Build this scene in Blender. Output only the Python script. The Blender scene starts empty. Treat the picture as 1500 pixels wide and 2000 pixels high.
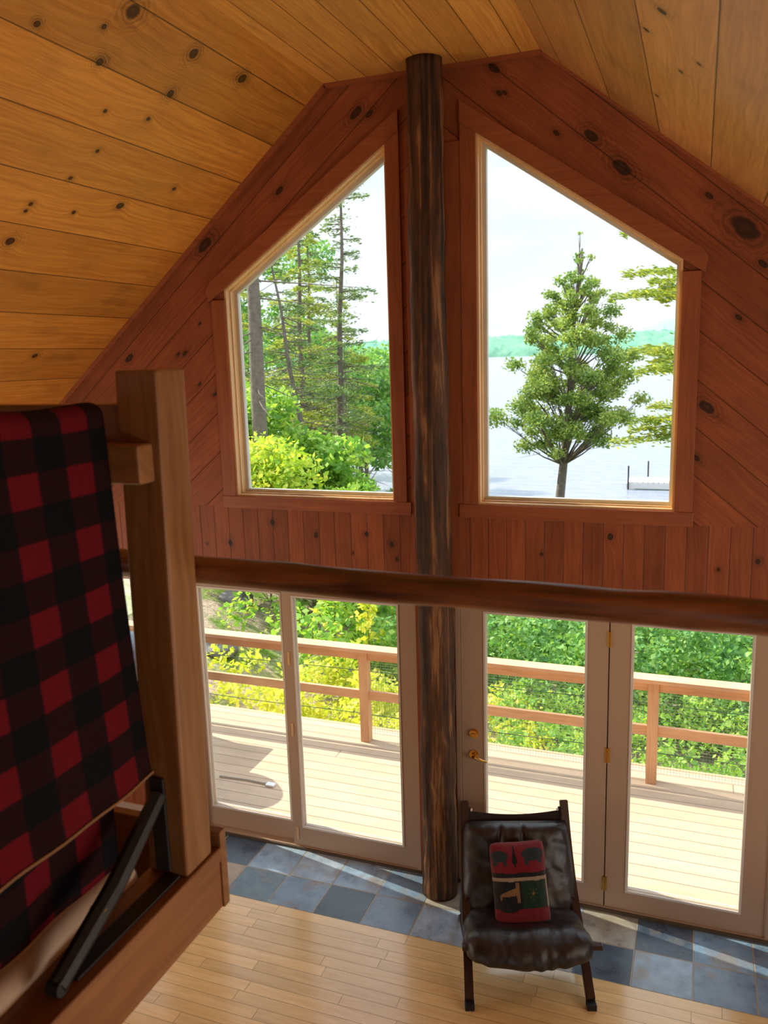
import bpy, bmesh, math, random
import numpy as np
from mathutils import Vector, Matrix, noise as mnoise

S = bpy.context.scene
COL = S.collection
PI = math.pi
rnd = random.Random(7)
NR = np.random.default_rng(11)

# ------------------------------------------------------------------ camera, world, sun, exposure
CAM = Vector((1.5592, -5.0, 3.61))
r_ = Vector((0.93534283, 0.35251653, -0.029426)); u_ = Vector((-0.0381899, 0.18332786, 0.98230974)); f_ = Vector((-0.35167502, 0.9176726, -0.18493697))
cd = bpy.data.cameras.new('camera'); cam = bpy.data.objects.new('camera', cd); COL.objects.link(cam)
M = Matrix((r_, u_, -f_)).transposed().to_4x4(); M.translation = CAM
cam.matrix_world = M
cd.sensor_fit = 'VERTICAL'; cd.sensor_height = 36.0; cd.lens = 36.0 * 1611.16 / 2000.0
cd.clip_start = 0.02; cd.clip_end = 8000
cd.dof.use_dof = True; cd.dof.focus_distance = 5.6; cd.dof.aperture_fstop = 4.4
S.camera = cam
S.view_settings.view_transform = 'Standard'; S.view_settings.look = 'None'
S.view_settings.gamma = 1.0; S.view_settings.use_curve_mapping = False
S.view_settings.exposure = 0.5
S.cycles.max_bounces = 10; S.cycles.diffuse_bounces = 6; S.cycles.transparent_max_bounces = 24
S.cycles.sample_clamp_indirect = 6.0
try:
    S.cycles.use_denoising = True
except Exception: pass

SUN_DIR = Vector((1.0, -0.215, -0.86)).normalized()
sd = bpy.data.lights.new('sun', 'SUN'); sd.energy = 6.3; sd.angle = 0.009; sd.color = (1.0, 0.90, 0.74)
so = bpy.data.objects.new('sun', sd); COL.objects.link(so); so.rotation_euler = SUN_DIR.to_track_quat('-Z', 'Y').to_euler()
so.location = (-12, 4, 12)

# ------------------------------------------------------------------ node helper
class NB:
    def __init__(s, nt): s.nt = nt; s.N = nt.nodes; s.L = nt.links
    def put(s, sock, v):
        if v is None: return
        if isinstance(v, bpy.types.NodeSocket): s.L.new(v, sock)
        else:
            if isinstance(v, (tuple, list)) and len(v) == 3 and sock.type == 'RGBA': v = (*v, 1)
            sock.default_value = v
    def m(s, op, a, b=None, c=None, clamp=False):
        n = s.N.new('ShaderNodeMath'); n.operation = op; n.use_clamp = clamp
        s.put(n.inputs[0], a)
        if b is not None: s.put(n.inputs[1], b)
        if c is not None: s.put(n.inputs[2], c)
        return n.outputs[0]
    def vm(s, op, a, b=None):
        n = s.N.new('ShaderNodeVectorMath'); n.operation = op
        s.put(n.inputs[0], a)
        if b is not None: s.put(n.inputs[1], b)
        return n.outputs['Value'] if op in ('DOT_PRODUCT', 'DISTANCE', 'LENGTH') else n.outputs[0]
    def xyz(s, x=0.0, y=0.0, z=0.0):
        n = s.N.new('ShaderNodeCombineXYZ'); s.put(n.inputs[0], x); s.put(n.inputs[1], y); s.put(n.inputs[2], z); return n.outputs[0]
    def sep(s, v):
        n = s.N.new('ShaderNodeSeparateXYZ'); s.put(n.inputs[0], v); return n.outputs
    def pos(s, kind='Object'):
        return s.N.new('ShaderNodeTexCoord').outputs[kind]
    def noise(s, v, scale=5.0, detail=3.0, rough=0.55, dist=0.0):
        n = s.N.new('ShaderNodeTexNoise'); s.put(n.inputs['Vector'], v); n.inputs['Scale'].default_value = scale
        n.inputs['Detail'].default_value = detail; n.inputs['Roughness'].default_value = rough; n.inputs['Distortion'].default_value = dist
        return n.outputs['Fac']
    def white(s, v):
        n = s.N.new('ShaderNodeTexWhiteNoise'); n.noise_dimensions = '3D'; s.put(n.inputs['Vector'], v); return n.outputs['Value'], n.outputs['Color']
    def vor(s, v, scale=5.0, feat='F1', rand=1.0):
        n = s.N.new('ShaderNodeTexVoronoi'); n.feature = feat; s.put(n.inputs['Vector'], v); n.inputs['Scale'].default_value = scale
        n.inputs['Randomness'].default_value = rand
        return n
    def ramp(s, f, stops, interp='LINEAR'):
        n = s.N.new('ShaderNodeValToRGB'); s.put(n.inputs[0], f); cr = n.color_ramp; cr.interpolation = interp
        while len(cr.elements) < len(stops): cr.elements.new(0.5)
        for e, (p, c) in zip(cr.elements, stops):
            e.position = p; e.color = (*c, 1) if len(c) == 3 else c
        return n.outputs[0]
    def mr(s, v, a, b, c=0.0, d=1.0, smooth=False):
        n = s.N.new('ShaderNodeMapRange'); s.put(n.inputs[0], v)
        for i, q in enumerate((a, b, c, d)): s.put(n.inputs[i + 1], q)
        if smooth: n.interpolation_type = 'SMOOTHSTEP'
        return n.outputs[0]
    def mix(s, f, a, b, mode='MIX'):
        n = s.N.new('ShaderNodeMix'); n.data_type = 'RGBA'; n.blend_type = mode
        s.put(n.inputs[0], f); s.put(n.inputs[6], a); s.put(n.inputs[7], b); return n.outputs[2]
    def bump(s, h, strength=0.3, dist=0.01):
        n = s.N.new('ShaderNodeBump'); n.inputs['Strength'].default_value = strength; n.inputs['Distance'].default_value = dist
        s.put(n.inputs['Height'], h); return n.outputs[0]
    def attr(s, name):
        n = s.N.new('ShaderNodeAttribute'); n.attribute_name = name; return n

def mat(name):
    m = bpy.data.materials.new(name); m.use_nodes = True
    nt = m.node_tree; b = NB(nt); p = nt.nodes['Principled BSDF']; return m, b, p

def plain(name, col, rough=0.5, metal=0.0, var=0.0, scale=20.0, spec=0.5, bump=0.0):
    m, b, p = mat(name)
    p.inputs['Roughness'].default_value = rough; p.inputs['Metallic'].default_value = metal
    p.inputs['Specular IOR Level'].default_value = spec
    n = b.noise(b.pos(), scale, 4)
    b.put(p.inputs['Base Color'], b.mix(n, tuple(c * (1 - var) for c in col), tuple(min(1, c * (1 + var)) for c in col)))
    if bump: b.put(p.inputs['Normal'], b.bump(n, bump, 0.01))
    return m

def wood(name, U, V, w, dark, light, var=0.25, off=0.0, knots=(), kvs=0.6, rough=0.5, groove=0.004, gdark=0.25,
         endlen=0.0, grain=1.0, blotch=0.35, rk=0.0, coat=0.0, kcol=(0.035, 0.014, 0.006), spec=0.5, seed=0.0, hue=None, usplit=None):
    """boards side by side along U, grain along V; dark knots with rings"""
    m, b, p = mat(name)
    P = b.pos()
    u = b.vm('DOT_PRODUCT', P, U); v = b.vm('DOT_PRODUCT', P, V)
    if usplit: u = b.m('ABSOLUTE', b.m('SUBTRACT', u, usplit[0])); u = b.m('SUBTRACT', u, usplit[1])
    bu = b.m('DIVIDE', b.m('SUBTRACT', u, off), w)
    bid = b.m('FLOOR', bu); fr = b.m('FRACT', bu)
    r1, rc = b.white(b.xyz(bid, seed, 3.3))
    e = None
    if endlen:
        vv = b.m('DIVIDE', b.m('ADD', v, b.m('MULTIPLY', r1, 7.3)), endlen)
        # irregular board lengths
        eid = b.m('FLOOR', vv); ef = b.m('FRACT', vv)
        r1, rc = b.white(b.xyz(bid, eid, 1.7 + seed))
        e = b.m('MULTIPLY', b.m('MINIMUM', ef, b.m('SUBTRACT', 1.0, ef)), endlen)
    # knot field
    kv = b.xyz(u, b.m('MULTIPLY', v, kvs), 0.0)
    wob = b.noise(P, 22.0, 2)
    kd = None
    for (ku, kk, kr) in knots:
        d = b.m('DIVIDE', b.vm('DISTANCE', kv, (ku, kk * kvs, 0.0)), max(kr, .004))
        kd = d if kd is None else b.m('MINIMUM', kd, d)
    if rk > 0:
        vn = b.vor(b.xyz(b.m('MULTIPLY', bu, 1.0), b.m('MULTIPLY', v, 1.7), b.m('MULTIPLY', r1, 31.0)), 1.0)
        s1, _ = b.white(b.vm('ADD', vn.outputs['Color'], (0.3, 0.1, seed)))
        thr = b.mr(s1, 1 - rk, 1.0, 0.001, 0.055)
        d2 = b.m('DIVIDE', vn.outputs['Distance'], thr)
        kd = d2 if kd is None else b.m('MINIMUM', kd, d2)
    gu = u
    if kd is not None:
        kd = b.m('MULTIPLY', kd, b.mr(wob, 0.2, 0.8, 0.8, 1.25))
        infl = b.m('POWER', 2.718, b.m('MULTIPLY', b.m('MULTIPLY', kd, kd), -0.09))
        gu = b.m('ADD', u, b.m('MULTIPLY', infl, 0.03))
    rv = b.m('MULTIPLY', r1, 40.0)
    warp = b.noise(b.xyz(b.m('MULTIPLY', gu, 3.0), b.m('MULTIPLY', v, 0.9), rv), 1.6, 2)
    gu2 = b.m('ADD', gu, b.m('MULTIPLY', warp, 0.10))
    g1 = b.noise(b.xyz(b.m('MULTIPLY', gu2, 75.0 * grain), b.m('MULTIPLY', v, 1.6), rv), 1.0, 3, 0.6)
    g2 = b.noise(b.xyz(b.m('MULTIPLY', gu, 320.0 * grain), b.m('MULTIPLY', v, 9.0), rv), 1.0, 2, 0.6)
    bl = b.noise(b.xyz(b.m('MULTIPLY', u, 4.0), b.m('MULTIPLY', v, 2.2), rv), 1.0, 3, 0.6)
    g = b.m('ADD', b.m('MULTIPLY', g1, 0.7), b.m('MULTIPLY', g2, 0.3))
    c = b.mix(b.mr(g, 0.3, 0.72), dark, light)
    if hue is not None:
        c = b.mix(b.mr(bl, 0.42, 0.72, 0.0, 0.75), c, b.mix(1.0, c, hue, 'MULTIPLY'))
    val = b.m('ADD', b.mr(r1, 0, 1, 1 - var, 1 + var), b.mr(bl, 0.3, 0.7, -blotch / 2, blotch / 2))
    if kd is not None:
        ring = b.m('SINE', b.m('MULTIPLY', kd, 9.0))
        rr = b.m('MULTIPLY', b.mr(kd, 1.0, 4.0, 0.22, 0.0), ring)
        val = b.m('SUBTRACT', val, b.m('ADD', rr, b.mr(kd, 1.0, 3.2, 0.30, 0.0)))
    c = b.mix(1.0, c, b.xyz(val, val, val), 'MULTIPLY')
    if kd is not None:
        c = b.mix(b.mr(kd, 0.75, 1.25, 1.0, 0.0), c, b.mix(b.mr(kd, 0.0, 0.8), tuple(x * 2.2 for x in kcol), kcol))
    edge = b.m('MULTIPLY', b.m('MINIMUM', fr, b.m('SUBTRACT', 1.0, fr)), w)
    if e is not None: edge = b.m('MINIMUM', edge, e)
    gm = b.mr(edge, groove * 0.35, groove, 0.0, 1.0, True)
    gd = b.mr(gm, 0, 1, gdark, 1.0)
    c = b.mix(1.0, c, b.xyz(gd, gd, gd), 'MULTIPLY')
    b.put(p.inputs['Base Color'], c)
    b.put(p.inputs['Roughness'], b.mr(g, 0.2, 0.8, rough - 0.06, rough + 0.08))
    p.inputs['Specular IOR Level'].default_value = spec
    if coat: p.inputs['Coat Weight'].default_value = coat; p.inputs['Coat Roughness'].default_value = 0.12
    h = b.m('ADD', b.m('MULTIPLY', gm, 1.0), b.m('MULTIPLY', g, 0.12))
    b.put(p.inputs['Normal'], b.bump(h, 0.55, 0.003))
    return m

def lumber(name, axis, dark, light, rough=0.5, knots=(), rk=0.0, scale=1.0, spec=0.5):
    """single pieces of timber, grain along axis 0/1/2"""
    U = [(0.83, 0.4, 0.0), (0.5, 0.2, 0.6), (0.7, 0.62, 0)][1]
    V = [(1, 0, 0), (0, 1, 0), (0, 0, 1)][axis]
    U = [(0, 0.62, 0.78), (0.62, 0, 0.78), (0.78, 0.62, 0)][axis]
    return wood(name, U, V, 5.0, dark, light, var=0.0, off=-2.31, groove=0.0005, gdark=1.0, rough=rough, rk=rk, knots=knots, grain=scale, blotch=0.25, spec=spec)

# ------------------------------------------------------------------ geometry helpers
def link(name, me, m=None, parent=None):
    o = bpy.data.objects.new(name, me)
    if m is not None: me.materials.append(m)
    COL.objects.link(o)
    if parent is not None: o.parent = parent
    return o
def bm_obj(name, bm, m=None, parent=None, smooth=False):
    bmesh.ops.recalc_face_normals(bm, faces=bm.faces)
    me = bpy.data.meshes.new(name); bm.to_mesh(me); bm.free()
    if smooth:
        for f in me.polygons: f.use_smooth = True
    return link(name, me, m, parent)
def np_obj(name, verts, faces, m=None, parent=None, smooth=False, attrs=None):
    verts = np.asarray(verts, dtype=np.float32); faces = np.asarray(faces, dtype=np.int32)
    me = bpy.data.meshes.new(name); k = faces.shape[1]
    me.vertices.add(len(verts)); me.vertices.foreach_set('co', verts.ravel())
    me.loops.add(faces.size); me.loops.foreach_set('vertex_index', faces.ravel())
    me.polygons.add(len(faces)); me.polygons.foreach_set('loop_start', np.arange(0, faces.size, k, dtype=np.int32))
    if smooth: me.polygons.foreach_set('use_smooth', np.ones(len(faces), dtype=bool))
    me.update(calc_edges=True); me.validate()
    if attrs:
        for an, av in attrs.items():
            a = me.attributes.new(an, 'FLOAT', 'FACE'); a.data.foreach_set('value', np.asarray(av, dtype=np.float32))
    return link(name, me, m, parent)
def empty(name, loc=(0, 0, 0), rz=0.0):
    o = bpy.data.objects.new(name, None); o.empty_display_size = 0.1; COL.objects.link(o)
    o.location = loc; o.rotation_euler = (0, 0, rz); return o
def tag(o, label=None, cat=None, group=None, kind=None):
    if label: o['label'] = label
    if cat: o['category'] = cat
    if group: o['group'] = group
    if kind: o['kind'] = kind
    return o
def bbox(bm, x0, x1, y0, y1, z0, z1, bev=0.0, seg=2, mtx=None):
    r = bmesh.ops.create_cube(bm, size=1.0)
    vs = r['verts']
    for v in vs:
        v.co = Vector((x0 + (v.co.x + .5) * (x1 - x0), y0 + (v.co.y + .5) * (y1 - y0), z0 + (v.co.z + .5) * (z1 - z0)))
    if bev:
        es = list({e for v in vs for e in v.link_edges})
        rr = bmesh.ops.bevel(bm, geom=es, offset=bev, segments=seg, affect='EDGES', profile=0.6)
        vs = list({v for f in rr['faces'] for v in f.verts} | {v for v in vs if v.is_valid})
    if mtx is not None:
        for v in vs: v.co = mtx @ v.co
    return vs
def box(name, x0, x1, y0, y1, z0, z1, m, parent=None, bev=0.003, seg=2):
    bm = bmesh.new(); bbox(bm, x0, x1, y0, y1, z0, z1, bev, seg); return bm_obj(name, bm, m, parent)
def prism(bm, poly, axis, a, b):
    """extrude a 2-D polygon: axis 1 = poly in (x,z) from y=a to y=b; axis 0 = (y,z) along x; axis 2 = (x,y) along z"""
    def mk(p, t):
        return (p[0], t, p[1]) if axis == 1 else ((t, p[0], p[1]) if axis == 0 else (p[0], p[1], t))
    A = [bm.verts.new(mk(p, a)) for p in poly]; B = [bm.verts.new(mk(p, b)) for p in poly]
    bm.faces.new(A); bm.faces.new(B[::-1])
    n = len(poly)
    for i in range(n): bm.faces.new((A[i], B[i], B[(i + 1) % n], A[(i + 1) % n]))
def prism_obj(name, polys, axis, a, b, m, parent=None, bev=0.0):
    bm = bmesh.new()
    for p in polys: prism(bm, p, axis, a, b)
    if bev: 
        bmesh.ops.recalc_face_normals(bm, faces=bm.faces)
        bmesh.ops.bevel(bm, geom=bm.edges[:], offset=bev, segments=2, affect='EDGES')
    return bm_obj(name, bm, m, parent)
def clip(poly, n, d):
    """keep part of the polygon where n.p <= d"""
    out = []
    for i in range(len(poly)):
        p, q = poly[i], poly[(i + 1) % len(poly)]
        a = n[0] * p[0] + n[1] * p[1] - d; c = n[0] * q[0] + n[1] * q[1] - d
        if a <= 0: out.append(p)
        if (a < 0 < c) or (c < 0 < a):
            t = a / (a - c); out.append((p[0] + t * (q[0] - p[0]), p[1] + t * (q[1] - p[1])))
    return out
def tube(bm, pts, rad, seg=10, cap=True, jit=0.0, seed=0.0):
    """tube along points; rad number or list"""
    pts = [Vector(p) for p in pts]; n = len(pts)
    rad = [rad] * n if not hasattr(rad, '__len__') else rad
    rings = []; prev = None
    for i, p in enumerate(pts):
        t = (pts[min(i + 1, n - 1)] - pts[max(i - 1, 0)]).normalized()
        if prev is None:
            a = Vector((0, 0, 1)) if abs(t.z) < 0.9 else Vector((1, 0, 0))
            x = t.cross(a).normalized()
        else:
            x = (prev - t * prev.dot(t)).normalized()
        prev = x; y = t.cross(x)
        ring = []
        for k in range(seg):
            an = 2 * PI * k / seg; rr = rad[i]
            if jit:
                rr *= 1 + jit * mnoise.noise(Vector((math.cos(an) * 1.3 + seed, math.sin(an) * 1.3, i * 0.35))) + jit * .5 * mnoise.noise(Vector((math.cos(an) * 4 + seed, math.sin(an) * 4, i * 0.15)))
            ring.append(bm.verts.new(p + (x * math.cos(an) + y * math.sin(an)) * rr))
        rings.append(ring)
    for i in range(n - 1):
        for k in range(seg):
            bm.faces.new((rings[i][k], rings[i][(k + 1) % seg], rings[i + 1][(k + 1) % seg], rings[i + 1][k]))
    if cap: bm.faces.new(rings[0][::-1]); bm.faces.new(rings[-1])
def cyl(bm, c, r, d, axis=2, seg=24, r2=None):
    a = Vector(c); e = Vector(((d, 0, 0), (0, d, 0), (0, 0, d))[axis])
    tube(bm, [a - e / 2, a + e / 2], [r, r if r2 is None else r2], seg)

# ------------------------------------------------------------------ materials
SL, SR = 0.845, 0.78                       # rise per metre of the two ceiling slopes
CL, CR = math.hypot(1, SL), math.hypot(1, SR)
kn_cl = [(0.21, -1.674, 0.030), (0.238, -1.175, 0.022), (0.221, -0.724, 0.022), (0.47, -1.134, 0.0185), (0.478, -1.666, 0.016), (0.687, -1.453, 0.0099), (0.329, -1.764, 0.0111), (0.448, -2.072, 0.0124), (1.299, -1.501, 0.012), (1.345, -1.503, 0.0104), (1.293, -1.193, 0.0111), (1.183, -0.899, 0.02), (1.55, -1.467, 0.022), (0.982, -0.581, 0.0122), (0.902, -1.329, 0.0104), (1.094, -1.375, 0.0105), (0.639, -1.156, 0.0106), (2.446, -0.65, 0.0168)]
kn_cr = [(0.936, -1.923, 0.016), (0.851, -1.624, 0.0129), (1.083, -1.634, 0.0091), (0.999, -1.395, 0.0098), (0.847, -0.766, 0.01)]
CEIL_D, CEIL_L, CEIL_H = (0.58, 0.215, 0.030), (0.92, 0.45, 0.085), (0.66, 0.62, 0.50)
# ceiling coordinates: u is measured down the slope from the edge of the flat strip
def ceil_mat(name, side, knots, w, off, sl, cl, cd_=None, cl_=None):
    # u = (|x|-0.66)*cl  -> along (side*cl,0,0) minus .66*cl
    return wood(name, (side * cl, 0, 0), (0, 1, 0), w, cd_ or CEIL_D, cl_ or CEIL_L, var=0.16, off=off + 0.66 * cl, knots=[(k[0] + 0.66 * cl, k[1], k[2] * 1.2) for k in knots],
                kvs=0.9, rough=0.42, groove=0.005, gdark=0.3, blotch=0.5, hue=CEIL_H, rk=0.05, spec=0.4, kcol=(0.06, 0.022, 0.006), grain=0.8)
M_ceilL = ceil_mat('ceiling pine left', -1, kn_cl, 0.315, 0.173 - 0.315, SL, CL)
M_ceilR = ceil_mat('ceiling pine right', 1, kn_cr, 0.337, 0.82 - 0.674, SR, CR, (0.58, 0.27, 0.075), (0.90, 0.52, 0.19))
M_ceilF = wood('ceiling pine flat', (1, 0, 0), (0, 1, 0), 0.186, (0.58, 0.24, 0.045), (0.90, 0.48, 0.115), var=0.14, off=-0.006, rough=0.42, groove=0.004, gdark=0.3, hue=CEIL_H, blotch=0.5, grain=0.8, spec=0.4)
def sloped(s, c): return (s * SL / c, 0, 1 / c), (1 / c, 0, -s * SL / c)
kw = [(-0.463, 5.076, 12), (-0.373, 5.059, 8), (-1.012, 4.675, 9), (-1.59, 4.386, 16), (-1.751, 4.314, 6), (-1.673, 3.871, 4), (-1.866, 3.669, 5), (-1.81, 3.674, 6), (-2.284, 3.652, 11), (-1.707, 3.46, 5), (-1.588, 3.388, 5)]
kwr = [(0.396, 5.207, 10), (0.425, 5.071, 6), (0.455, 5.07, 5), (0.945, 4.783, 12), (1.114, 4.599, 15), (0.752, 4.819, 6), (1.755, 4.229, 22), (1.569, 4.41, 7), (1.602, 3.279, 13), (1.559, 2.989, 7), (1.746, 3.763, 6), (1.852, 4.038, 8), (0.189, 3.551, 4)]
ks = [(-1.543, 2.332, 9), (-1.194, 2.497, 9), (-0.862, 2.422, 8), (-0.486, 2.447, 8), (-0.309, 2.386, 8), (-0.588, 2.311, 4), (-0.276, 2.287, 5), (0.102, 2.76, 10), (1.094, 2.508, 9), (0.683, 2.377, 5), (1.703, 2.345, 5), (1.908, 2.403, 7), (-1.737, 2.314, 4)]
# diagonal boards: normal direction across boards / along boards
UL, VL = (-SL / CL, 0, 1 / CL), (1 / CL, 0, SL / CL)
UR, VR = (SL / CL, 0, 1 / CL), (1 / CL, 0, -SL / CL)
def uvk(L, U, V, sc=1611.0):
    return [(x * U[0] + z * U[2], x * V[0] + z * V[2], r * 5.0 / sc * 0.62) for x, z, r in L]
WD, WL_ = (0.225, 0.056, 0.020), (0.39, 0.122, 0.046)
M_diagL = wood('knotty pine boards left', UL, VL, 0.205, WD, WL_, var=0.13, off=0.02, knots=uvk(kw, UL, VL), kvs=0.5, rough=0.5, rk=0.05, groove=0.005, gdark=0.42, spec=0.35)
M_diagR = wood('knotty pine boards right', UR, VR, 0.205, WD, WL_, var=0.13, off=0.135, knots=uvk(kwr, UR, VR), kvs=0.5, rough=0.5, rk=0.05, groove=0.005, gdark=0.42, spec=0.35)
M_vert = wood('knotty pine vertical boards', (1, 0, 0), (0, 0, 1), 0.118, WD, WL_, var=0.16, off=-0.01, knots=uvk(ks, (1, 0, 0), (0, 0, 1)), kvs=0.8, rough=0.5, rk=0.10, groove=0.004, gdark=0.45, spec=0.35)
M_side = wood('knotty pine side boards', (0, 1, 0), (0, 0, 1), 0.14, WD, WL_, var=0.16, rk=0.1, rough=0.5)
M_trimX = lumber('casing pine lengthwise', 0, (0.27, 0.072, 0.025), (0.40, 0.128, 0.048), 0.45, knots=[], rk=0.03)
M_trimZ = lumber('casing pine upright', 2, (0.27, 0.072, 0.025), (0.40, 0.128, 0.048), 0.45, rk=0.03)
M_jamb = lumber('pale pine jamb', 2, (0.72, 0.46, 0.20), (0.88, 0.64, 0.34), 0.4, rk=0.03)
M_sash = plain('white window sash', (0.66, 0.66, 0.62), 0.4, var=0.04)
M_door = plain('off white painted door', (0.50, 0.37, 0.27), 0.45, var=0.03, scale=4)
M_doorw = plain('white door edge', (0.78, 0.76, 0.72), 0.4, var=0.02)
M_weather = plain('door weather strip', (0.10, 0.075, 0.05), 0.7, var=0.2)
M_brass = plain('polished brass', (0.75, 0.45, 0.12), 0.25, 1.0, 0.1)
M_base = plain('baseboard paint', (0.55, 0.42, 0.34), 0.5, var=0.04)
M_dark = plain('black metal', (0.010, 0.009, 0.009), 0.6, 0.1, 0.3, 30)

def glass_mat():
    m, b, p = mat('clear window glass'); nt = m.node_tree; nt.nodes.remove(p)
    out = nt.nodes['Material Output']
    tr = nt.nodes.new('ShaderNodeBsdfTransparent'); tr.inputs[0].default_value = (0.965, 0.985, 0.975, 1)
    gl = nt.nodes.new('ShaderNodeBsdfGlossy'); gl.inputs['Roughness'].default_value = 0.02
    lw = nt.nodes.new('ShaderNodeFresnel'); lw.inputs[0].default_value = 1.45
    mx = nt.nodes.new('ShaderNodeMixShader'); b.put(mx.inputs[0], b.m('MULTIPLY', lw.outputs[0], 0.45))
    nt.links.new(tr.outputs[0], mx.inputs[1]); nt.links.new(gl.outputs[0], mx.inputs[2]); nt.links.new(mx.outputs[0], out.inputs[0])
    return m
M_glass = glass_mat()

def slate_mat():
    m, b, p = mat('slate tiles'); P = b.pos(); x, y, z = b.sep(P)
    tx, ty = 0.338, 0.318
    a = b.m('DIVIDE', b.m('ADD', x, 1.385), tx); c = b.m('DIVIDE', b.m('ADD', y, 0.636), ty)
    ia, ic = b.m('FLOOR', a), b.m('FLOOR', c); fa, fc = b.m('FRACT', a), b.m('FRACT', c)
    r, rc = b.white(b.xyz(ia, ic, 5.2))
    base = b.ramp(r, [(0.0, (0.045, 0.07, 0.10)), (0.14, (0.13, 0.20, 0.28)), (0.32, (0.20, 0.29, 0.38)), (0.46, (0.09, 0.14, 0.18)), (0.58, (0.24, 0.31, 0.38)), (0.72, (0.13, 0.22, 0.32)), (0.84, (0.25, 0.24, 0.20)), (0.94, (0.28, 0.22, 0.16))], 'CONSTANT')
    n = b.noise(b.vm('ADD', P, b.vm('MULTIPLY', rc, (9., 9., 9.))), 7.0, 6, 0.65)
    n2 = b.noise(b.vm('ADD', P, b.vm('MULTIPLY', rc, (19., 19., 19.))), 3.2, 3, 0.6)
    col = b.mix(b.mr(n, 0.35, 0.75), b.mix(1.0, base, (1.1, 1.15, 1.25), 'MULTIPLY'), b.mix(1.0, base, (2.3, 2.3, 2.2), 'MULTIPLY'))
    col = b.mix(b.mr(n2, 0.56, 0.68, 0.0, 0.6), col, (0.30, 0.22, 0.13))
    e = b.m('MINIMUM', b.m('MULTIPLY', b.m('MINIMUM', fa, b.m('SUBTRACT', 1., fa)), tx), b.m('MULTIPLY', b.m('MINIMUM', fc, b.m('SUBTRACT', 1., fc)), ty))
    g = b.mr(b.m('ADD', e, b.m('MULTIPLY', n, 0.003)), 0.005, 0.0075)
    b.put(p.inputs['Base Color'], b.mix(g, (0.36, 0.32, 0.25), col))
    b.put(p.inputs['Roughness'], b.mr(n, 0.3, 0.7, 0.22, 0.42))
    b.put(p.inputs['Normal'], b.bump(b.m('ADD', b.m('MULTIPLY', g, 0.6), n), 0.5, 0.008))
    return m
M_slate = slate_mat()
M_floor = wood('maple strip floor', (0, 1, 0), (1, 0, 0), 0.0835, (0.76, 0.51, 0.21), (0.92, 0.69, 0.34), var=0.09, off=-0.636, rough=0.22, groove=0.0022, gdark=0.5, endlen=0.92, grain=0.5, blotch=0.12, spec=0.6, coat=0.35)
M_loft = wood('loft pine floor', (1, 0, 0), (0, 1, 0), 0.14, (0.45, 0.24, 0.1), (0.6, 0.36, 0.16), var=0.1)
M_deck = wood('deck boards', (0, 1, 0), (1, 0, 0), 0.142, (0.46, 0.34, 0.235), (0.58, 0.44, 0.31), var=0.07, off=0.02, rough=0.7, groove=0.006, gdark=0.45, endlen=9.0, grain=0.5, blotch=0.12, spec=0.2)
M_rail = lumber('cedar railing', 0, (0.62, 0.34, 0.18), (0.80, 0.50, 0.30), 0.65, rk=0.05, spec=0.2)
M_railz = lumber('cedar railing post', 2, (0.62, 0.34, 0.18), (0.80, 0.50, 0.30), 0.65, rk=0.05, spec=0.2)

def bark_post():
    m, b, p = mat('peeled log with bark'); P = b.pos(); x, y, z = b.sep(P)
    v = b.xyz(b.m('MULTIPLY', x, 22.0), b.m('MULTIPLY', y, 22.0), b.m('MULTIPLY', z, 0.9))
    n = b.noise(v, 1.0, 5, 0.62, 0.6); n2 = b.noise(b.xyz(b.m('MULTIPLY', x, 60.), b.m('MULTIPLY', y, 60.), b.m('MULTIPLY', z, 7.)), 1.0, 4, 0.6)
    n3 = b.noise(b.xyz(b.m('MULTIPLY', x, 9.), b.m('MULTIPLY', y, 9.), b.m('MULTIPLY', z, 2.5)), 1.3, 4, 0.6)
    f = b.m('ADD', b.m('MULTIPLY', n, 0.65), b.m('ADD', b.m('MULTIPLY', n3, 0.25), b.m('MULTIPLY', n2, 0.12)))
    c = b.ramp(f, [(0.40, (0.022, 0.013, 0.009)), (0.48, (0.065, 0.032, 0.017)), (0.55, (0.12, 0.056, 0.025)), (0.60, (0.26, 0.13, 0.055)), (0.70, (0.38, 0.22, 0.10))])
    b.put(p.inputs['Base Color'], c); p.inputs['Roughness'].default_value = 0.6; p.inputs['Specular IOR Level'].default_value = 0.3
    b.put(p.inputs['Normal'], b.bump(b.m('ADD', n, b.m('MULTIPLY', n2, 0.4)), 0.6, 0.02)); return m
M_post = bark_post()
def log_rail():
    m, b, p = mat('varnished peeled log'); P = b.pos(); x, y, z = b.sep(P)
    v = b.xyz(b.m('MULTIPLY', x, 2.2), b.m('MULTIPLY', y, 30.), b.m('MULTIPLY', z, 30.))
    n = b.noise(v, 1.0, 5, 0.6, 0.4); n2 = b.noise(P, 5.0, 3)
    f = b.m('ADD', b.m('MULTIPLY', n, 0.7), b.m('MULTIPLY', n2, 0.3))
    c = b.ramp(f, [(0.36, (0.03, 0.010, 0.005)), (0.45, (0.10, 0.032, 0.012)), (0.56, (0.22, 0.075, 0.024)), (0.7, (0.36, 0.15, 0.05))])
    b.put(p.inputs['Base Color'], c); p.inputs['Roughness'].default_value = 0.40; p.inputs['Specular IOR Level'].default_value = 0.9
    b.put(p.inputs['Normal'], b.bump(n, 0.35, 0.01)); return m
M_log = log_rail()

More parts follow.
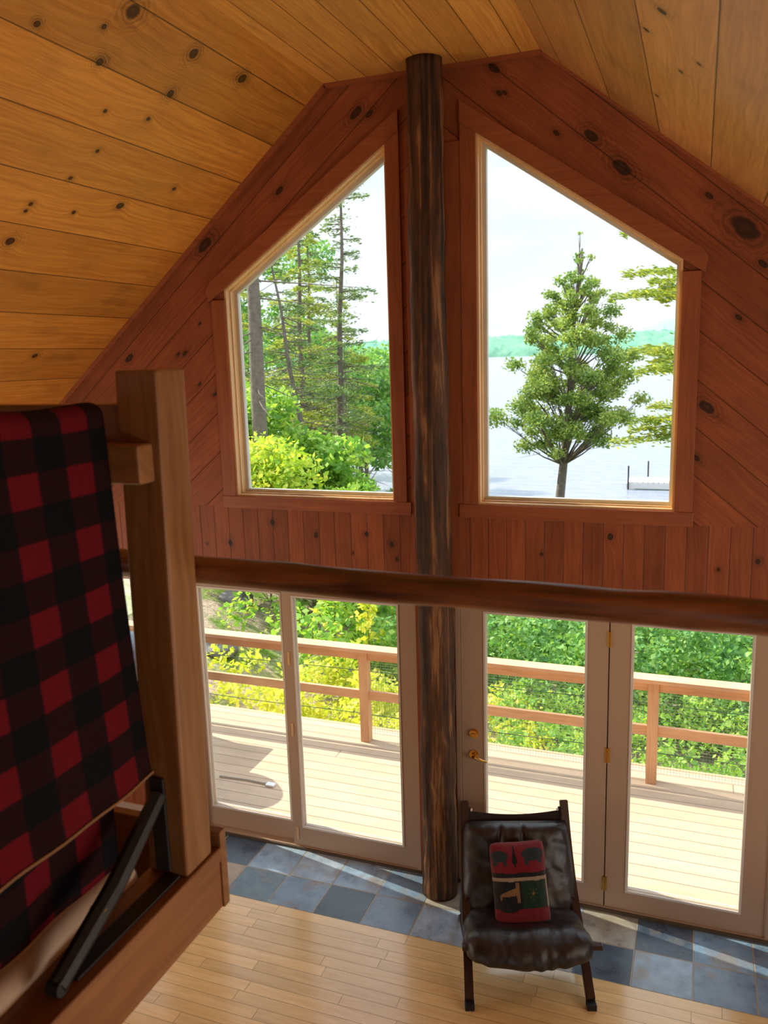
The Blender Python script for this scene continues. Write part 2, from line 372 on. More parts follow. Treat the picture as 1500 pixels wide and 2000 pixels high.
# ------------------------------------------------------------------ world sky
W = bpy.data.worlds.new('sky'); S.world = W; W.use_nodes = True
b = NB(W.node_tree); bg = W.node_tree.nodes['Background']
P = b.pos('Generated'); x, y, z = b.sep(P)
zz = b.m('MAXIMUM', z, 0.03)
cl = b.xyz(b.m('DIVIDE', x, zz), b.m('DIVIDE', y, zz), 0.0)
cn = b.noise(b.xyz(b.m('MULTIPLY', x, 3.0), b.m('MULTIPLY', y, 3.0), b.m('MULTIPLY', z, 11.0)), 1.5, 6, 0.6, 0.3)
sky = b.ramp(z, [(0.0, (0.66, 0.69, 0.74)), (0.22, (0.54, 0.65, 0.75)), (0.5, (0.60, 0.90, 1.35)), (1.0, (0.60, 1.0, 1.7))])
white = b.ramp(z, [(0.0, (0.67, 0.69, 0.71)), (0.35, (0.68, 0.70, 0.72)), (0.6, (1.5, 1.55, 1.6)), (1.0, (1.9, 1.95, 2.0))])
colr = b.mix(b.mr(cn, 0.36, 0.56), sky, white)
colr = b.mix(b.mr(cn, 0.60, 0.75, 0.0, 0.30), colr, (0.52, 0.56, 0.66))
gr = b.mix(b.mr(z, -0.02, 0.0), (0.10, 0.14, 0.08), colr)
b.put(bg.inputs[0], gr); bg.inputs[1].default_value = 1.2

# ------------------------------------------------------------------ room shell
ZF = 5.262; XF = 0.66; XW = 4.2; YB = -9.6; TW = 0.115; TW2 = 0.17
zL = ZF - SL * (XW - XF); zR = ZF - SR * (XW - XF)
struct = lambda o: tag(o, kind='structure')
def ctop(x): return ZF - (SL * (-x - XF) if x < -XF else SR * (x - XF) if x > XF else 0)
wf = struct(empty('wall_front'))
# windows (trapezoids in x,z) and door openings
LW = [(-1.462, 2.677), (-0.276, 2.677), (-0.276, 4.880), (-1.462, 4.083)]
RW = [(0.285, 2.677), (1.450, 2.677), (1.450, 4.088), (0.285, 4.877)]
ZB = 2.60                                   # vertical boards below, diagonal above
def holed(polys_outer, holes):
    """split an outer polygon into convex cells around rectangular/trapezoid holes by clipping"""
    res = [polys_outer]
    for h in holes:
        nxt = []
        for P0 in res:
            rest = P0
            n = len(h)
            for i in range(n):
                a, c = h[i], h[(i + 1) % n]
                nx, nz = (c[1] - a[1]), -(c[0] - a[0])          # outward normal for CCW hole
                d = nx * a[0] + nz * a[1]
                outp = clip(rest, (-nx, -nz), -d)
                if len(outp) >= 3: nxt.append(outp)
                rest = clip(rest, (nx, nz), d)
                if len(rest) < 3: break
        res = nxt
    return res
def plate(name, outer, holes, m, y0, y1, parent):
    cells = holed(outer, holes)
    return prism_obj(name, cells, 1, y0, y1, m, parent)
EX = 4.30
plate('diagonal_boards', [(-XW, ZB), (0, ZB), (0, ZF), (-XF, ZF), (-XW, zL)] if zL > ZB else [(-3.81, ZB), (0, ZB), (0, ZF), (-XF, ZF)], [LW], M_diagL, 0, TW2, wf)
plate('diagonal_boards', [(0, ZB), (4.07, ZB), (XF, ZF), (0, ZF)], [RW], M_diagR, 0, TW2, wf)
WN3 = [(-3.15, 1.10), (-2.42, 1.10), (-2.42, 2.03), (-3.15, 2.03)]
D1 = [(-1.985, 0.0), (-0.155, 0.0), (-0.155, 2.06), (-1.985, 2.06)]
D2 = [(0.12, 0.0), (2.105, 0.0), (2.105, 2.06), (0.12, 2.06)]
plate('vertical_boards', [(-XW, -0.0), (XW, 0.0), (XW, min(ZB, zR)), (4.07, ZB), (-3.81, ZB), (-XW, zL)], [WN3, D1, D2], M_vert, 0, TW, wf)
# ceiling
yo = 0.30
cs = 0.12
bm = bmesh.new(); prism(bm, [(-XW - .5, ZF - SL * (XW + .5 - XF)), (-XF, ZF), (-XF, ZF + cs), (-XW - .5, ZF - SL * (XW + .5 - XF) + cs)], 1, YB, yo)
struct(bm_obj('ceiling', bm, M_ceilL))
bm = bmesh.new(); prism(bm, [(XF, ZF), (XW + .5, ZF - SR * (XW + .5 - XF)), (XW + .5, ZF - SR * (XW + .5 - XF) + cs), (XF, ZF + cs)], 1, YB, yo)
struct(bm_obj('ceiling', bm, M_ceilR))
bm = bmesh.new(); prism(bm, [(-XF, ZF), (XF, ZF), (XF, ZF + cs), (-XF, ZF + cs)], 1, YB, yo)
struct(bm_obj('ceiling', bm, M_ceilF))
# cornice strips where ceiling meets the gable wall
bm = bmesh.new(); d = 0.028
prism(bm, [(-XW, ctop(-XW)), (-XF, ZF), (-XF + .012, ZF - d * 1.25), (-XW, ctop(-XW) - d * 1.3)], 1, -0.022, -0.0005)
struct(bm_obj('trim_1', bm, M_trimX))
bm = bmesh.new()
prism(bm, [(-XF, ZF), (XF, ZF), (XF, ZF - d), (-XF, ZF - d)], 1, -0.022, -0.0005)
struct(bm_obj('trim_2', bm, M_trimX))
bm = bmesh.new()
prism(bm, [(XF, ZF), (XW, ctop(XW)), (XW, ctop(XW) - .022), (XF, ZF - .022)], 1, -0.012, -0.0005)
struct(bm_obj('trim_3', bm, M_trimX))
# flat boards either side of the log post
for i, (x0, x1, s) in enumerate(((-0.158, -0.03, 1), (0.06, 0.195, -1))):
    bm = bmesh.new(); o_ = 0.06
    prism(bm, [(x0, 2.06), (x1, 2.06), (x1, 4.80 if s > 0 else 4.84), (x0, 4.84 if s < 0 else 4.72)], 1, -0.012, -0.0005)
    struct(bm_obj('trim_%d' % (i + 4), bm, M_trimZ))
# side and rear walls with added, unseen openings to light the room from behind
def wall_x(name, x0, x1, ztop, holes):
    bm = bmesh.new()
    for c in holed([(YB, 0), (0, 0), (0, ztop), (YB, ztop)], holes): prism(bm, c, 0, x0, x1)
    return struct(bm_obj(name, bm, M_side))
rect = lambda a, b_, c, d_: [(a, c), (b_, c), (b_, d_), (a, d_)]
wall_x('wall_left', -XW - .15, -XW, zL, [rect(-3.6, -1.6, 0.9, 2.0), rect(-7.6, -5.6, 0.9, 2.0)])
wall_x('wall_right', XW, XW + .15, zR, [rect(-2.5, -0.9, 0.9, 1.85), rect(-5.6, -2.7, 1.95, 2.42)])
bm = bmesh.new()
for c in holed([(-XW, 0), (XW, 0), (XW, zR), (XF, ZF), (-XF, ZF), (-XW, zL)], [rect(-2.6, 2.6, 0.3, 1.6), rect(-3.3, -2.2, 2.05, 2.95), rect(1.5, 3.1, 2.1, 3.1)]): prism(bm, c, 1, YB - .15, YB)
struct(bm_obj('wall_rear', bm, M_vert))
for n_, (x_, a0, a1, b0, b1) in enumerate(((-XW - .08, -3.6, -1.6, .9, 2.0), (-XW - .08, -7.6, -5.6, .9, 2.0), (XW + .08, -2.5, -.9, .9, 1.85), (XW + .08, -5.6, -2.7, 1.95, 2.42))):  # side windows added out of view to go with the fill lamps
    w_ = struct(empty('window_%d' % (n_ + 4)))
    box('pane', x_ - .003, x_ + .003, a0 + .04, a1 - .04, b0 + .04, b1 - .04, M_glass, w_, 0)
    bm = bmesh.new()
    for q in (rect(a0, a1, b0, b0 + .05), rect(a0, a1, b1 - .05, b1), rect(a0, a0 + .05, b0, b1), rect(a1 - .05, a1, b0, b1)): prism(bm, q, 0, x_ - .03, x_ + .03)
    bm_obj('window_frame', bm, M_sash, w_)
for n_, (a0, a1, b0, b1) in enumerate(((-2.6, 2.6, .3, 1.55), (-3.3, -2.2, 2.05, 2.95), (1.5, 3.1, 2.1, 3.1))):  # rear windows added behind the camera, likewise for the fill lamps
    w_ = struct(empty('window_%d' % (n_ + 8)))
    box('pane', a0 + .04, a1 - .04, YB - .083, YB - .077, b0 + .04, b1 - .04, M_glass, w_, 0)
    bm = bmesh.new()
    for q in (rect(a0, a1, b0, b0 + .05), rect(a0, a1, b1 - .05, b1), rect(a0, a0 + .05, b0, b1), rect(a1 - .05, a1, b0, b1)): prism(bm, q, 1, YB - .11, YB - .05)
    bm_obj('window_frame', bm, M_sash, w_)
def arealight(name, loc, d, sx, sy, e, col=(0.95, 0.97, 1.0)):
    l = bpy.data.lights.new(name, 'AREA'); l.shape = 'RECTANGLE'; l.size = sx; l.size_y = sy; l.energy = e; l.color = col
    o = bpy.data.objects.new(name, l); COL.objects.link(o); o.location = loc; o.rotation_euler = Vector(d).to_track_quat('-Z', 'Y').to_euler(); return o
FILL = 1.0  # area lamps below are added at the unseen windows to brighten the interior
arealight('fill_rear_left', (-2.75, YB - .02, 2.5), (0.15, 1, 0.25), 1.0, .8, 6 * FILL, (1, .93, .84))
arealight('fill_rear_right', (2.3, YB - .02, 2.6), (-0.15, 1, 0.25), 1.5, .9, 5 * FILL, (1, .95, .9))
arealight('fill_rear_lower', (0, YB - .02, 0.95), (0, 1, 0.1), 5.0, 1.2, 5 * FILL, (1, .9, .78))
arealight('fill_left', (-XW + .02, -2.6, 1.45), (1, 0, 0.15), 1.9, 1.0, 30 * FILL, (1, .88, .72))
arealight('fill_right', (XW - .02, -1.7, 1.4), (-1, -.2, 0.12), 1.5, .85, 13 * FILL, (1, .92, .82))
arealight('fill_right_loft', (XW - .02, -4.15, 2.18), (-1, -0.15, 0.35), 2.8, .42, 52 * FILL, (1, .90, .76))

# floor: maple strips, slate band along the doors
struct(box('floor', -XW, XW, YB, -0.636, -0.12, 0.0, M_floor, None, 0))
struct(box('floor', -XW, XW, -0.636, 0.0, -0.12, 0.0, M_slate, None, 0))
bl_ = box('baseboard_front', -XW, -2.0, -0.018, -0.0005, 0.0, 0.11, M_base, None, 0.003); struct(bl_)
struct(box('baseboard_right', 2.17, XW, -0.018, -0.0005, 0.0, 0.11, M_base, None, 0.003))

# upper windows: jamb lining, sash, pane, casing
def offset_poly(poly, d):
    """shrink (d>0) a CCW polygon"""
    n = len(poly); out = []
    for i in range(n):
        p0, p1, p2 = poly[i - 1], poly[i], poly[(i + 1) % n]
        def nrm(a, c):
            l = math.hypot(c[0] - a[0], c[1] - a[1]); return (-(c[1] - a[1]) / l, (c[0] - a[0]) / l)
        n1, n2 = nrm(p0, p1), nrm(p1, p2)
        k = 1 + n1[0] * n2[0] + n1[1] * n2[1]
        out.append((p1[0] + d * (n1[0] + n2[0]) / k, p1[1] + d * (n1[1] + n2[1]) / k))
    return out
def ring(bm, outer, inner, y0, y1):
    n = len(outer)
    for i in range(n):
        j = (i + 1) % n
        prism(bm, [outer[i], outer[j], inner[j], inner[i]], 1, y0, y1)
def upper_window(nm, op, side):
    w = struct(empty(nm))
    bm = bmesh.new(); ring(bm, offset_poly(op, -0.001), offset_poly(op, 0.012), -0.004, TW2 - .004); bm_obj('jamb', bm, M_jamb, w)
    bm = bmesh.new(); ring(bm, offset_poly(op, 0.012), offset_poly(op, 0.020), 0.042, 0.055); bm_obj('glazing_bead', bm, M_jamb, w)
    bm = bmesh.new(); ring(bm, offset_poly(op, 0.012), offset_poly(op, 0.034), 0.110, 0.150); bm_obj('sash', bm, M_sash, w)
    g = offset_poly(op, 0.026); bm = bmesh.new(); prism(bm, g, 1, 0.125, 0.131); bm_obj('pane', bm, M_glass, w)
    xs = [p[0] for p in op]; xo = min(xs) if side < 0 else max(xs); xi = max(xs) if side < 0 else min(xs)
    zt = [p[1] for p in op if abs(p[0] - xo) < 1e-6]; zo = max(zt); zi = max(p[1] for p in op if abs(p[0] - xi) < 1e-6)
    s = side; sl = (zi - zo) / (abs(xi - xo)); c = math.hypot(1, sl); wd = 0.098; dz = wd * c
    ztop = lambda x: zo + sl * (abs(xo) - abs(x))       # opening head height at x
    # side casings
    box('casing', *sorted((xo, xo + s * wd)), -0.019, -0.001, 2.677, ztop(xo + s * wd) - .0, M_trimZ, w, 0.002)
    xq = xi - s * (0.088 if side < 0 else 0.092)
    bm = bmesh.new(); a, c_ = sorted((xi, xq))
    prism(bm, [(a, 2.677), (c_, 2.677), (c_, ztop(c_)), (a, ztop(a))], 1, -0.019, -0.001); bm_obj('casing', bm, M_trimZ, w)
    # sloping head casing with a projecting square-cut ear
    xe = xo + s * 0.118
    bm = bmesh.new()
    pts = [(xq, ztop(xq)), (xe, ztop(xe)), (xe + s * 0.012, ztop(xe) + dz * .72), (xe - s * .02, ztop(xe - s * .02) + dz), (xq, ztop(xq) + dz)]
    prism(bm, pts, 1, -0.026, -0.001); bm_obj('head_casing', bm, M_trimX, w)
    box('apron', *sorted((xo + s * 0.105, xi - s * (0.118 if side < 0 else 0.12))), -0.024, -0.001, 2.592, 2.677, M_trimX, w, 0.003)
    return w
upper_window('window_1', LW, -1); upper_window('window_2', RW, 1)
# small lower window left of the sliding door
w = struct(empty('window_3'))
bm = bmesh.new(); ring(bm, offset_poly(WN3, -.001), offset_poly(WN3, .03), 0.0, 0.11); bm_obj('window_frame', bm, M_door, w)
bm = bmesh.new(); prism(bm, offset_poly(WN3, .03), 1, .07, .076); bm_obj('pane', bm, M_glass, w)
bm = bmesh.new(); ring(bm, offset_poly(WN3, -.09), WN3, -.019, -.001); bm_obj('casing', bm, M_trimZ, w)

# ------------------------------------------------------------------ doors
def panel(par, x0, x1, z0, z1, gx0, gx1, gz0, gz1, y0, y1, nm='door_panel'):
    bm = bmesh.new()
    ring(bm, [(x0, z0), (x1, z0), (x1, z1), (x0, z1)], [(gx0, gz0), (gx1, gz0), (gx1, gz1), (gx0, gz1)], y0, y1)
    d = bm_obj(nm, bm, M_door, par)
    bm = bmesh.new(); g = [(gx0, gz0), (gx1, gz0), (gx1, gz1), (gx0, gz1)]
    ring(bm, offset_poly(g, -.012), offset_poly(g, .002), y0 - .006, y0 - .0004)
    ring(bm, offset_poly(g, -.012), offset_poly(g, .002), y1 + .0004, y1 + .006); bm_obj('glazing_bead', bm, M_doorw, d)
    bm = bmesh.new(); prism(bm, g, 1, (y0 + y1) / 2 - .004, (y0 + y1) / 2 + .004); bm_obj('pane', bm, M_glass, d)
    return d
d1 = struct(empty('door_1'))                      # sliding glass door
bm = bmesh.new(); ring(bm, D1, [(-1.962, .022), (-0.178, .022), (-0.178, 2.036), (-1.962, 2.036)], 0.0, TW); bm_obj('door_frame', bm, M_door, d1)
panel(d1, -1.962, -1.10, .024, 2.034, -1.885, -1.205, .19, 1.96, 0.060, 0.098)
pr = panel(d1, -1.165, -0.180, .024, 2.034, -1.075, -0.292, .185, 1.96, 0.012, 0.050)
box('weather_strip', -1.985, -0.155, -.012, -.0005, 0.0, .018, M_weather, d1, 0.001)
for zc in (0.12, .95, 1.5): box('latch_plate', -1.137, -1.119, 0.006, 0.0115, zc - .05, zc + .05, M_jamb, pr, .002)
d2 = struct(empty('door_2'))                      # hinged glass door with fixed panel
bm = bmesh.new(); ring(bm, D2, [(.150, .022), (2.065, .022), (2.065, 2.036), (.150, 2.036)], -0.004, TW); bbox(bm, 1.080, 1.124, .054, TW, .02, 2.036, 0); bm_obj('door_frame', bm, M_door, d2)
box('threshold', .12, 2.105, -.022, -.0045, 0.0, .02, M_weather, d2, 0.002)
pl = panel(d2, .154, 1.098, .026, 2.034, .318, .958, .175, 1.96, 0.010, 0.052)
panel(d2, 1.106, 2.061, .026, 2.034, 1.245, 1.912, .165, 1.96, 0.010, 0.052)
for zc in (1.86, 1.09, .19):
    bm = bmesh.new(); cyl(bm, (1.102, .004, zc), .007, .10, 2, 12); bbox(bm, 1.086, 1.118, .0075, .0098, zc - .05, zc + .05, .0005); bm_obj('hinge', bm, M_brass, d2, smooth=False)
bm = bmesh.new(); cyl(bm, (.238, .004, 1.117), .031, .012, 1, 28); cyl(bm, (.238, -.005, 1.117), .026, .012, 1, 28); bbox(bm, .222, .254, -.018, -.004, 1.111, 1.123, .003)
bm_obj('deadbolt', bm, M_brass, pl)
bm = bmesh.new(); cyl(bm, (.236, .004, .965), .031, .012, 1, 28); cyl(bm, (.236, -.004, .965), .014, .03, 1, 20)
tube(bm, [(.236, -.030, .965), (.256, -.038, .966), (.285, -.040, .958), (.312, -.038, .947), (.334, -.034, .944)], [.011, .0115, .0095, .0085, .007], 12)
bm_obj('door_handle', bm, M_brass, pl, smooth=False)

# ------------------------------------------------------------------ log post
bm = bmesh.new(); pts = []; rr = []
for i in range(150):
    z_ = ZF * i / 149
    pts.append((0.028 + .006 * math.sin(z_ * 1.1) + .003 * math.sin(z_ * 4.3), -0.146 + .004 * math.sin(z_ * 1.7), z_ - (0.0 if i else 0.0)))
    rr.append(0.119 - 0.016 * z_ / ZF + .0022 * math.sin(z_ * 7.7) + .0018 * math.sin(z_ * 13.1 + 1))
tube(bm, pts, rr, 64, True, 0.055, 3.1)
o = bm_obj('log_post', bm, M_post, smooth=True)
tag(o, 'tall rough log post with dark bark streaks standing between the two upper windows', 'post')

# ------------------------------------------------------------------ loft floor and log guard rail
struct(box('floor', -3.4, XW, YB, -3.47, 1.60, 1.80, M_loft, None, 0))
lr = tag(empty('log_railing', (0, -3.35, 1.8)), 'peeled log guard rail crossing in front of the glass doors', 'railing')
bm = bmesh.new(); pts = []; rr = []
for i in range(110):
    t = i / 109; x_ = -0.95 + 3.85 * t
    pts.append((x_, .003 * math.sin(x_ * 3.1), 1.3155 - .0135 * (x_ - .43) / 1.27 + .0022 * math.sin(x_ * 5.3) + .0014 * math.sin(x_ * 12.)))
    rr.append(.0338 + .0009 * (x_ - .4) + .0012 * math.sin(x_ * 8.5 + 1) + .0008 * math.sin(x_ * 21))
tube(bm, pts, rr, 28, True, 0.06, 1.0); bm_obj('rail', bm, M_log, lr, smooth=True)
for x_ in (-.9, 2.85):
    bm = bmesh.new(); tube(bm, [(x_, -.0, -.15 + 1.5 * k / 9) for k in range(10)], .052, 20, True, .05, x_); bm_obj('rail_post', bm, M_log, lr, smooth=True)
    bm = bmesh.new(); bbox(bm, x_ - .05, x_ + .05, -.12, -.03, -.15, -.02, .004); bm_obj('mounting_block', bm, M_log, lr)

# ------------------------------------------------------------------ bunk bed
BW = (0.17, 0.072, 0.024), (0.28, 0.134, 0.046)
M_bz = lumber('bed pine upright', 2, *BW, 0.38, rk=0.03); M_by = lumber('bed pine side', 1, (0.17, 0.064, 0.021), (0.26, 0.108, 0.036), 0.38, rk=0.03)
M_bx = lumber('bed pine cross', 0, *BW, 0.38, rk=0.03)
bed = tag(empty('bunk_bed', (0, -3.4, 1.8)), 'wooden bunk bed with square corner post and plaid blanket over its guard rail', 'bed')
OX, OY, OZ = 0, -3.4, 1.8
def bbx(name, x0, x1, y0, y1, z0, z1, m, bev=.006, lean=0.0, par=None, seg=3):
    bm = bmesh.new(); vs = bbox(bm, x0 - OX, x1 - OX, y0 - OY, y1 - OY, z0 - OZ, z1 - OZ, bev, seg)
    if lean:
        for v in bm.verts: v.co.x += lean * (v.co.z + OZ - 3.0)
    return bm_obj(name, bm, m, par or bed)
bbx('corner_post', .350, .461, -3.500, -3.392, 2.386, 3.598, M_bz, .009, .020)
bbx('corner_post', .350, .461, -5.50, -5.39, 2.386, 3.598, M_bz, .009, .020)
bbx('corner_post', -.62, -.51, -3.500, -3.392, 1.80, 3.598, M_bz, .009)
bbx('corner_post', -.62, -.51, -5.50, -5.39, 1.80, 3.598, M_bz, .009)
bbx('end_rail', -.50, .352, -3.475, -3.437, 3.434, 3.524, M_bx, .005)
bbx('guard_rail', -.50, .452, -3.556, -3.502, 3.355, 3.441, M_bx, .008)
bbx('guard_rail', .312, .350, -5.50, -3.560, 3.40, 3.500, M_by, .008)
sr = bbx('side_rail', .425, .4498, -5.50, -3.362, 2.214, 2.345, M_by, .004)
bbx('rail_ledge', .33, .456, -5.50, -3.362, 2.346, 2.385, M_by, .006)
bbx('side_rail', -.62, -.595, -5.50, -3.362, 2.214, 2.385, M_by, .004)
eb = bbx('end_board', -.62, .4545, -3.3615, -3.335, 2.212, 2.425, M_bx, .003)
bbx('slat_base', -.59, .33, -5.48, -3.40, 2.216, 2.26, M_by, .004)
for lx, ly in ((-.62, -5.5), (.345, -5.5), (-.62, -3.62)):
    if lx > 0 and ly < -5: bbx('leg', lx, lx + .078, ly + .02, ly + .12, 1.80, 2.212, M_bz, .005)
# black brace
bm = bmesh.new()
bbox(bm, .366, .406, -.110, -.1015, .60, .842, .002); bm2 = bm
bbox(bm, .386, .430, -.46, -.103, .5862, .5925, .002)
tube(bm, [(.392, -.112, .80), (.405, -.30, .69), (.418, -.505, .607)], [.020, .023, .021], 8)
cyl(bm, (.418, -.505, .607), .017, .03, 0, 16)
bm_obj('metal_brace', bm, M_dark, bed)
bm = bmesh.new(); cyl(bm, (.408, -.36, .672), .007, .038, 0, 12); bm_obj('brace_rivet', bm, M_brass, bed)
# mattress
M_matt = plain('cream mattress ticking', (0.45, 0.34, 0.26), 0.85, var=0.05, scale=60, spec=.1)
bm = bmesh.new(); bbox(bm, -.58, .345, -5.36, -3.52, 2.262, 2.425, .05, 6)
bmesh.ops.subdivide_edges(bm, edges=[e for e in bm.edges if e.calc_length() > .4], cuts=30)
for v in bm.verts:
    if v.co.x > .28: v.co.x += .010 * math.sin(v.co.y * 9) - .004
o = bm_obj('mattress', bm, M_matt, smooth=True); tag(o, 'pale cream mattress lying inside the bunk bed under the plaid blanket', 'mattress')

# plaid blanket draped over the guard rail
def plaid():
    m, b, p = mat('red and black buffalo plaid fleece')
    uy = b.attr('cu').outputs['Fac']; vz = b.attr('cv').outputs['Fac']
    P = b.pos(); n0 = b.noise(P, 260., 3, .7)
    j = b.mr(n0, .2, .8, -.0016, .0016)
    fu = b.m('FRACT', b.m('DIVIDE', b.m('ADD', uy, j), .157)); fv = b.m('FRACT', b.m('DIVIDE', b.m('ADD', vz, j), .1315))
    def st(f): return b.m('MULTIPLY', b.mr(f, 0.0, 0.02), b.mr(f, .49, .51, 1., 0.))
    a = b.m('ADD', st(fu), st(fv))
    c = b.ramp(b.m('MULTIPLY', a, .5), [(0.0, (0.004, 0.004, 0.006)), (0.5, (0.015, 0.004, 0.005)), (1.0, (0.10, 0.0045, 0.009))])
    n = b.noise(P, 420., 2, .7); f = b.mr(n, .25, .75, .65, 1.4)
    c = b.mix(1.0, c, b.xyz(f, f, f), 'MULTIPLY')
    b.put(p.inputs['Base Color'], c); p.inputs['Roughness'].default_value = .95; p.inputs['Specular IOR Level'].default_value = .1
    pass
    b.put(p.inputs['Normal'], b.bump(n0, .7, .004)); return m
M_plaid = plaid()
M_hem = plain('tan hem stitching', (0.20, 0.10, 0.04), .9, var=.3, scale=200)
def blanket():
    # profile from outer bottom hem, up, over the rail, down inside; (x, z, arc)
    prof = []
    for k in range(56): t = k / 55; prof.append((0.424 - .050 * t ** .8, 2.690 + (3.500 - 2.690) * t))
    for k in range(1, 14): a = PI * k / 14; prof.append((0.334 + .040 * math.cos(a), 3.500 + .030 * math.sin(a)))
    for k in range(72): t = k / 71; prof.append((0.294 - .0 * t, 3.500 - (3.500 - 2.432) * t))
    prof = np.array(prof); arc = np.concatenate([[0], np.cumsum(np.hypot(*(prof[1:] - prof[:-1]).T))])
    ny = 150; ys = np.linspace(-3.560, -5.05, ny)
    A, Y = np.meshgrid(np.arange(len(prof)), ys, indexing='ij')
    X = prof[A, 0]; Z = prof[A, 1].copy(); ar = arc[A]
    w = .004 * np.sin(Y * 13 + ar * 1.5) * np.clip(1.2 - np.abs(Z - 3.5) * 0, 0, 1) * np.clip((3.52 - Z) * 3, 0, 1) + .0025 * np.sin(Y * 31 + 2) * np.clip((3.5 - Z) * 2, 0, 1)
    X = X + w
    # the far edge drifts outwards a little towards the hem
    inner = A > 69
    Yv = Y + np.where(inner, -.0, 0)
    top = np.exp(-((Z - 3.52) / .05) ** 2); Z = Z + top * .003 * np.sin(Y * 19)
    nrm = np.zeros_like(X)
    V = np.stack([X, Yv, Z], -1)
    # thickness
    th = 0.006
    dA = np.gradient(V, axis=0); dY = np.gradient(V, axis=1); N_ = np.cross(dA, dY); N_ /= np.linalg.norm(N_, axis=-1, keepdims=True)
    V2 = V + N_ * th * (1 if N_[10, 10, 0] < 0 else -1)
    na, nb_ = A.shape; idx = np.arange(na * nb_).reshape(na, nb_)
    q = lambda I: np.stack([I[:-1, :-1], I[1:, :-1], I[1:, 1:], I[:-1, 1:]], -1).reshape(-1, 4)
    off = na * nb_
    F = [q(idx), q(idx)[:, ::-1] + off]
    def side(e): return np.stack([e[:-1], e[1:], e[1:] + off, e[:-1] + off], -1)
    F += [side(idx[0]), side(idx[-1]), side(idx[:, 0]), side(idx[:, -1])]
    vv = np.concatenate([V.reshape(-1, 3), V2.reshape(-1, 3)])
    o = np_obj('plaid_blanket', vv, np.concatenate(F), M_plaid, None, True)
    for nm, val in (('cu', np.tile((-Yv + 0.0).ravel(), 2)), ('cv', np.tile(ar.ravel(), 2))):
        at = o.data.attributes.new(nm, 'FLOAT', 'POINT'); at.data.foreach_set('value', val.astype(np.float32))
    hv = []; 
    bm = bmesh.new(); tube(bm, [(V[0, k, 0] + .002, V[0, k, 1], V[0, k, 2]) for k in range(0, ny, 3)], .0035, 6); bm_obj('hem', bm, M_hem, o)
    return o
tag(blanket(), 'red and black buffalo plaid fleece blanket draped over the bunk bed guard rail', 'blanket')

# ------------------------------------------------------------------ lounge chair
CH = (0.685, -0.62); CRZ = math.radians(18.75)
def leather():
    m, b, p = mat('dark brown leather'); P = b.pos()
    n = b.noise(P, 7., 2, .5, .6); v = b.vor(P, 130.).outputs['Distance']
    b.put(p.inputs['Base Color'], b.mix(b.mr(n, .3, .7), (0.009, 0.006, 0.0055), (0.022, 0.014, 0.012)))
    b.put(p.inputs['Roughness'], b.mr(n, .3, .7, .34, .50)); p.inputs['Specular IOR Level'].default_value = .6
    b.put(p.inputs['Normal'], b.bump(b.m('ADD', b.m('MULTIPLY', n, 1.0), b.m('MULTIPLY', v, .015)), .5, .02)); return m
M_leather = leather()
M_cfr = plain('dark stained bentwood', (0.035, 0.014, 0.010), .35, var=.4, scale=12)
M_canvas = plain('dark brown canvas sling', (0.022, 0.012, 0.009), .85, var=.2, scale=90)
M_foot = plain('black foot cap', (0.008, 0.008, 0.009), .6)
chair = tag(empty('lounge_chair', (CH[0], CH[1], 0), CRZ), 'low dark brown leather lounge chair with bent wooden legs on the slate and maple floor', 'chair')
def strip3(bm, pts, wx, th):
    """flat bent lamination running through (x,y,z) points; width wx across x, thickness th in the yz plane"""
    pts = [Vector(p) for p in pts]; n = len(pts); R_ = []
    for i, p in enumerate(pts):
        t = (pts[min(i + 1, n - 1)] - pts[max(i - 1, 0)]).normalized(); nn = t.cross(Vector((1, 0, 0))).normalized()
        xx = nn.cross(t).normalized()
        R_.append([bm.verts.new(p + xx * a * wx / 2 + nn * c * th / 2) for a, c in ((-1, -1), (1, -1), (1, 1), (-1, 1))])
    for i in range(n - 1):
        for k in range(4): bm.faces.new((R_[i][k], R_[i][(k + 1) % 4], R_[i + 1][(k + 1) % 4], R_[i + 1][k]))
    bm.faces.new(R_[0][::-1]); bm.faces.new(R_[-1])
def cat(pts, n=24):
    pts = [Vector(p) for p in pts]; out = []
    q = [pts[0] * 2 - pts[1]] + pts + [pts[-1] * 2 - pts[-2]]
    m_ = len(pts) - 1
    for i in range(n + 1):
        t = i / n * m_; k = min(int(t), m_ - 1); f = t - k
        a, b_, c, d_ = q[k], q[k + 1], q[k + 2], q[k + 3]
        out.append(0.5 * ((2 * b_) + (c - a) * f + (2 * a - 5 * b_ + 4 * c - d_) * f * f + (3 * b_ - a - 3 * c + d_) * f ** 3))
    return out
def fin(bm, bev=.004):
    bmesh.ops.recalc_face_normals(bm, faces=bm.faces)
    es = [e for e in bm.edges if len(e.link_faces) == 2 and e.calc_face_angle(0) > .9]
    bmesh.ops.bevel(bm, geom=es, offset=bev, segments=2, affect='EDGES')
for s in (-1, 1):
    bm = bmesh.new(); strip3(bm, cat([(s * .312, .392, .825), (s * .318, .27, .60), (s * .326, .10, .37), (s * .333, -.12, .215), (s * .339, -.36, .035)]), .050, .040); fin(bm)
    st = bm_obj('frame_stile', bm, M_cfr, chair)
    bm = bmesh.new(); bbox(bm, s * .339 - .027, s * .339 + .027, -.405, -.350, 0.0, .036, .006); bm_obj('foot_cap', bm, M_foot, st)
    bm = bmesh.new(); strip3(bm, cat([(s * .345, -.335, .335), (s * .345, -.18, .28), (s * .345, .05, .16), (s * .345, .24, .08), (s * .345, .36, .022)]), .024, .036); fin(bm)
    lg = bm_obj('rear_leg', bm, M_cfr, chair)
    bm = bmesh.new(); bbox(bm, s * .345 - .014, s * .345 + .014, .34, .385, 0.0, .020, .004); bm_obj('foot_cap', bm, M_foot, lg)
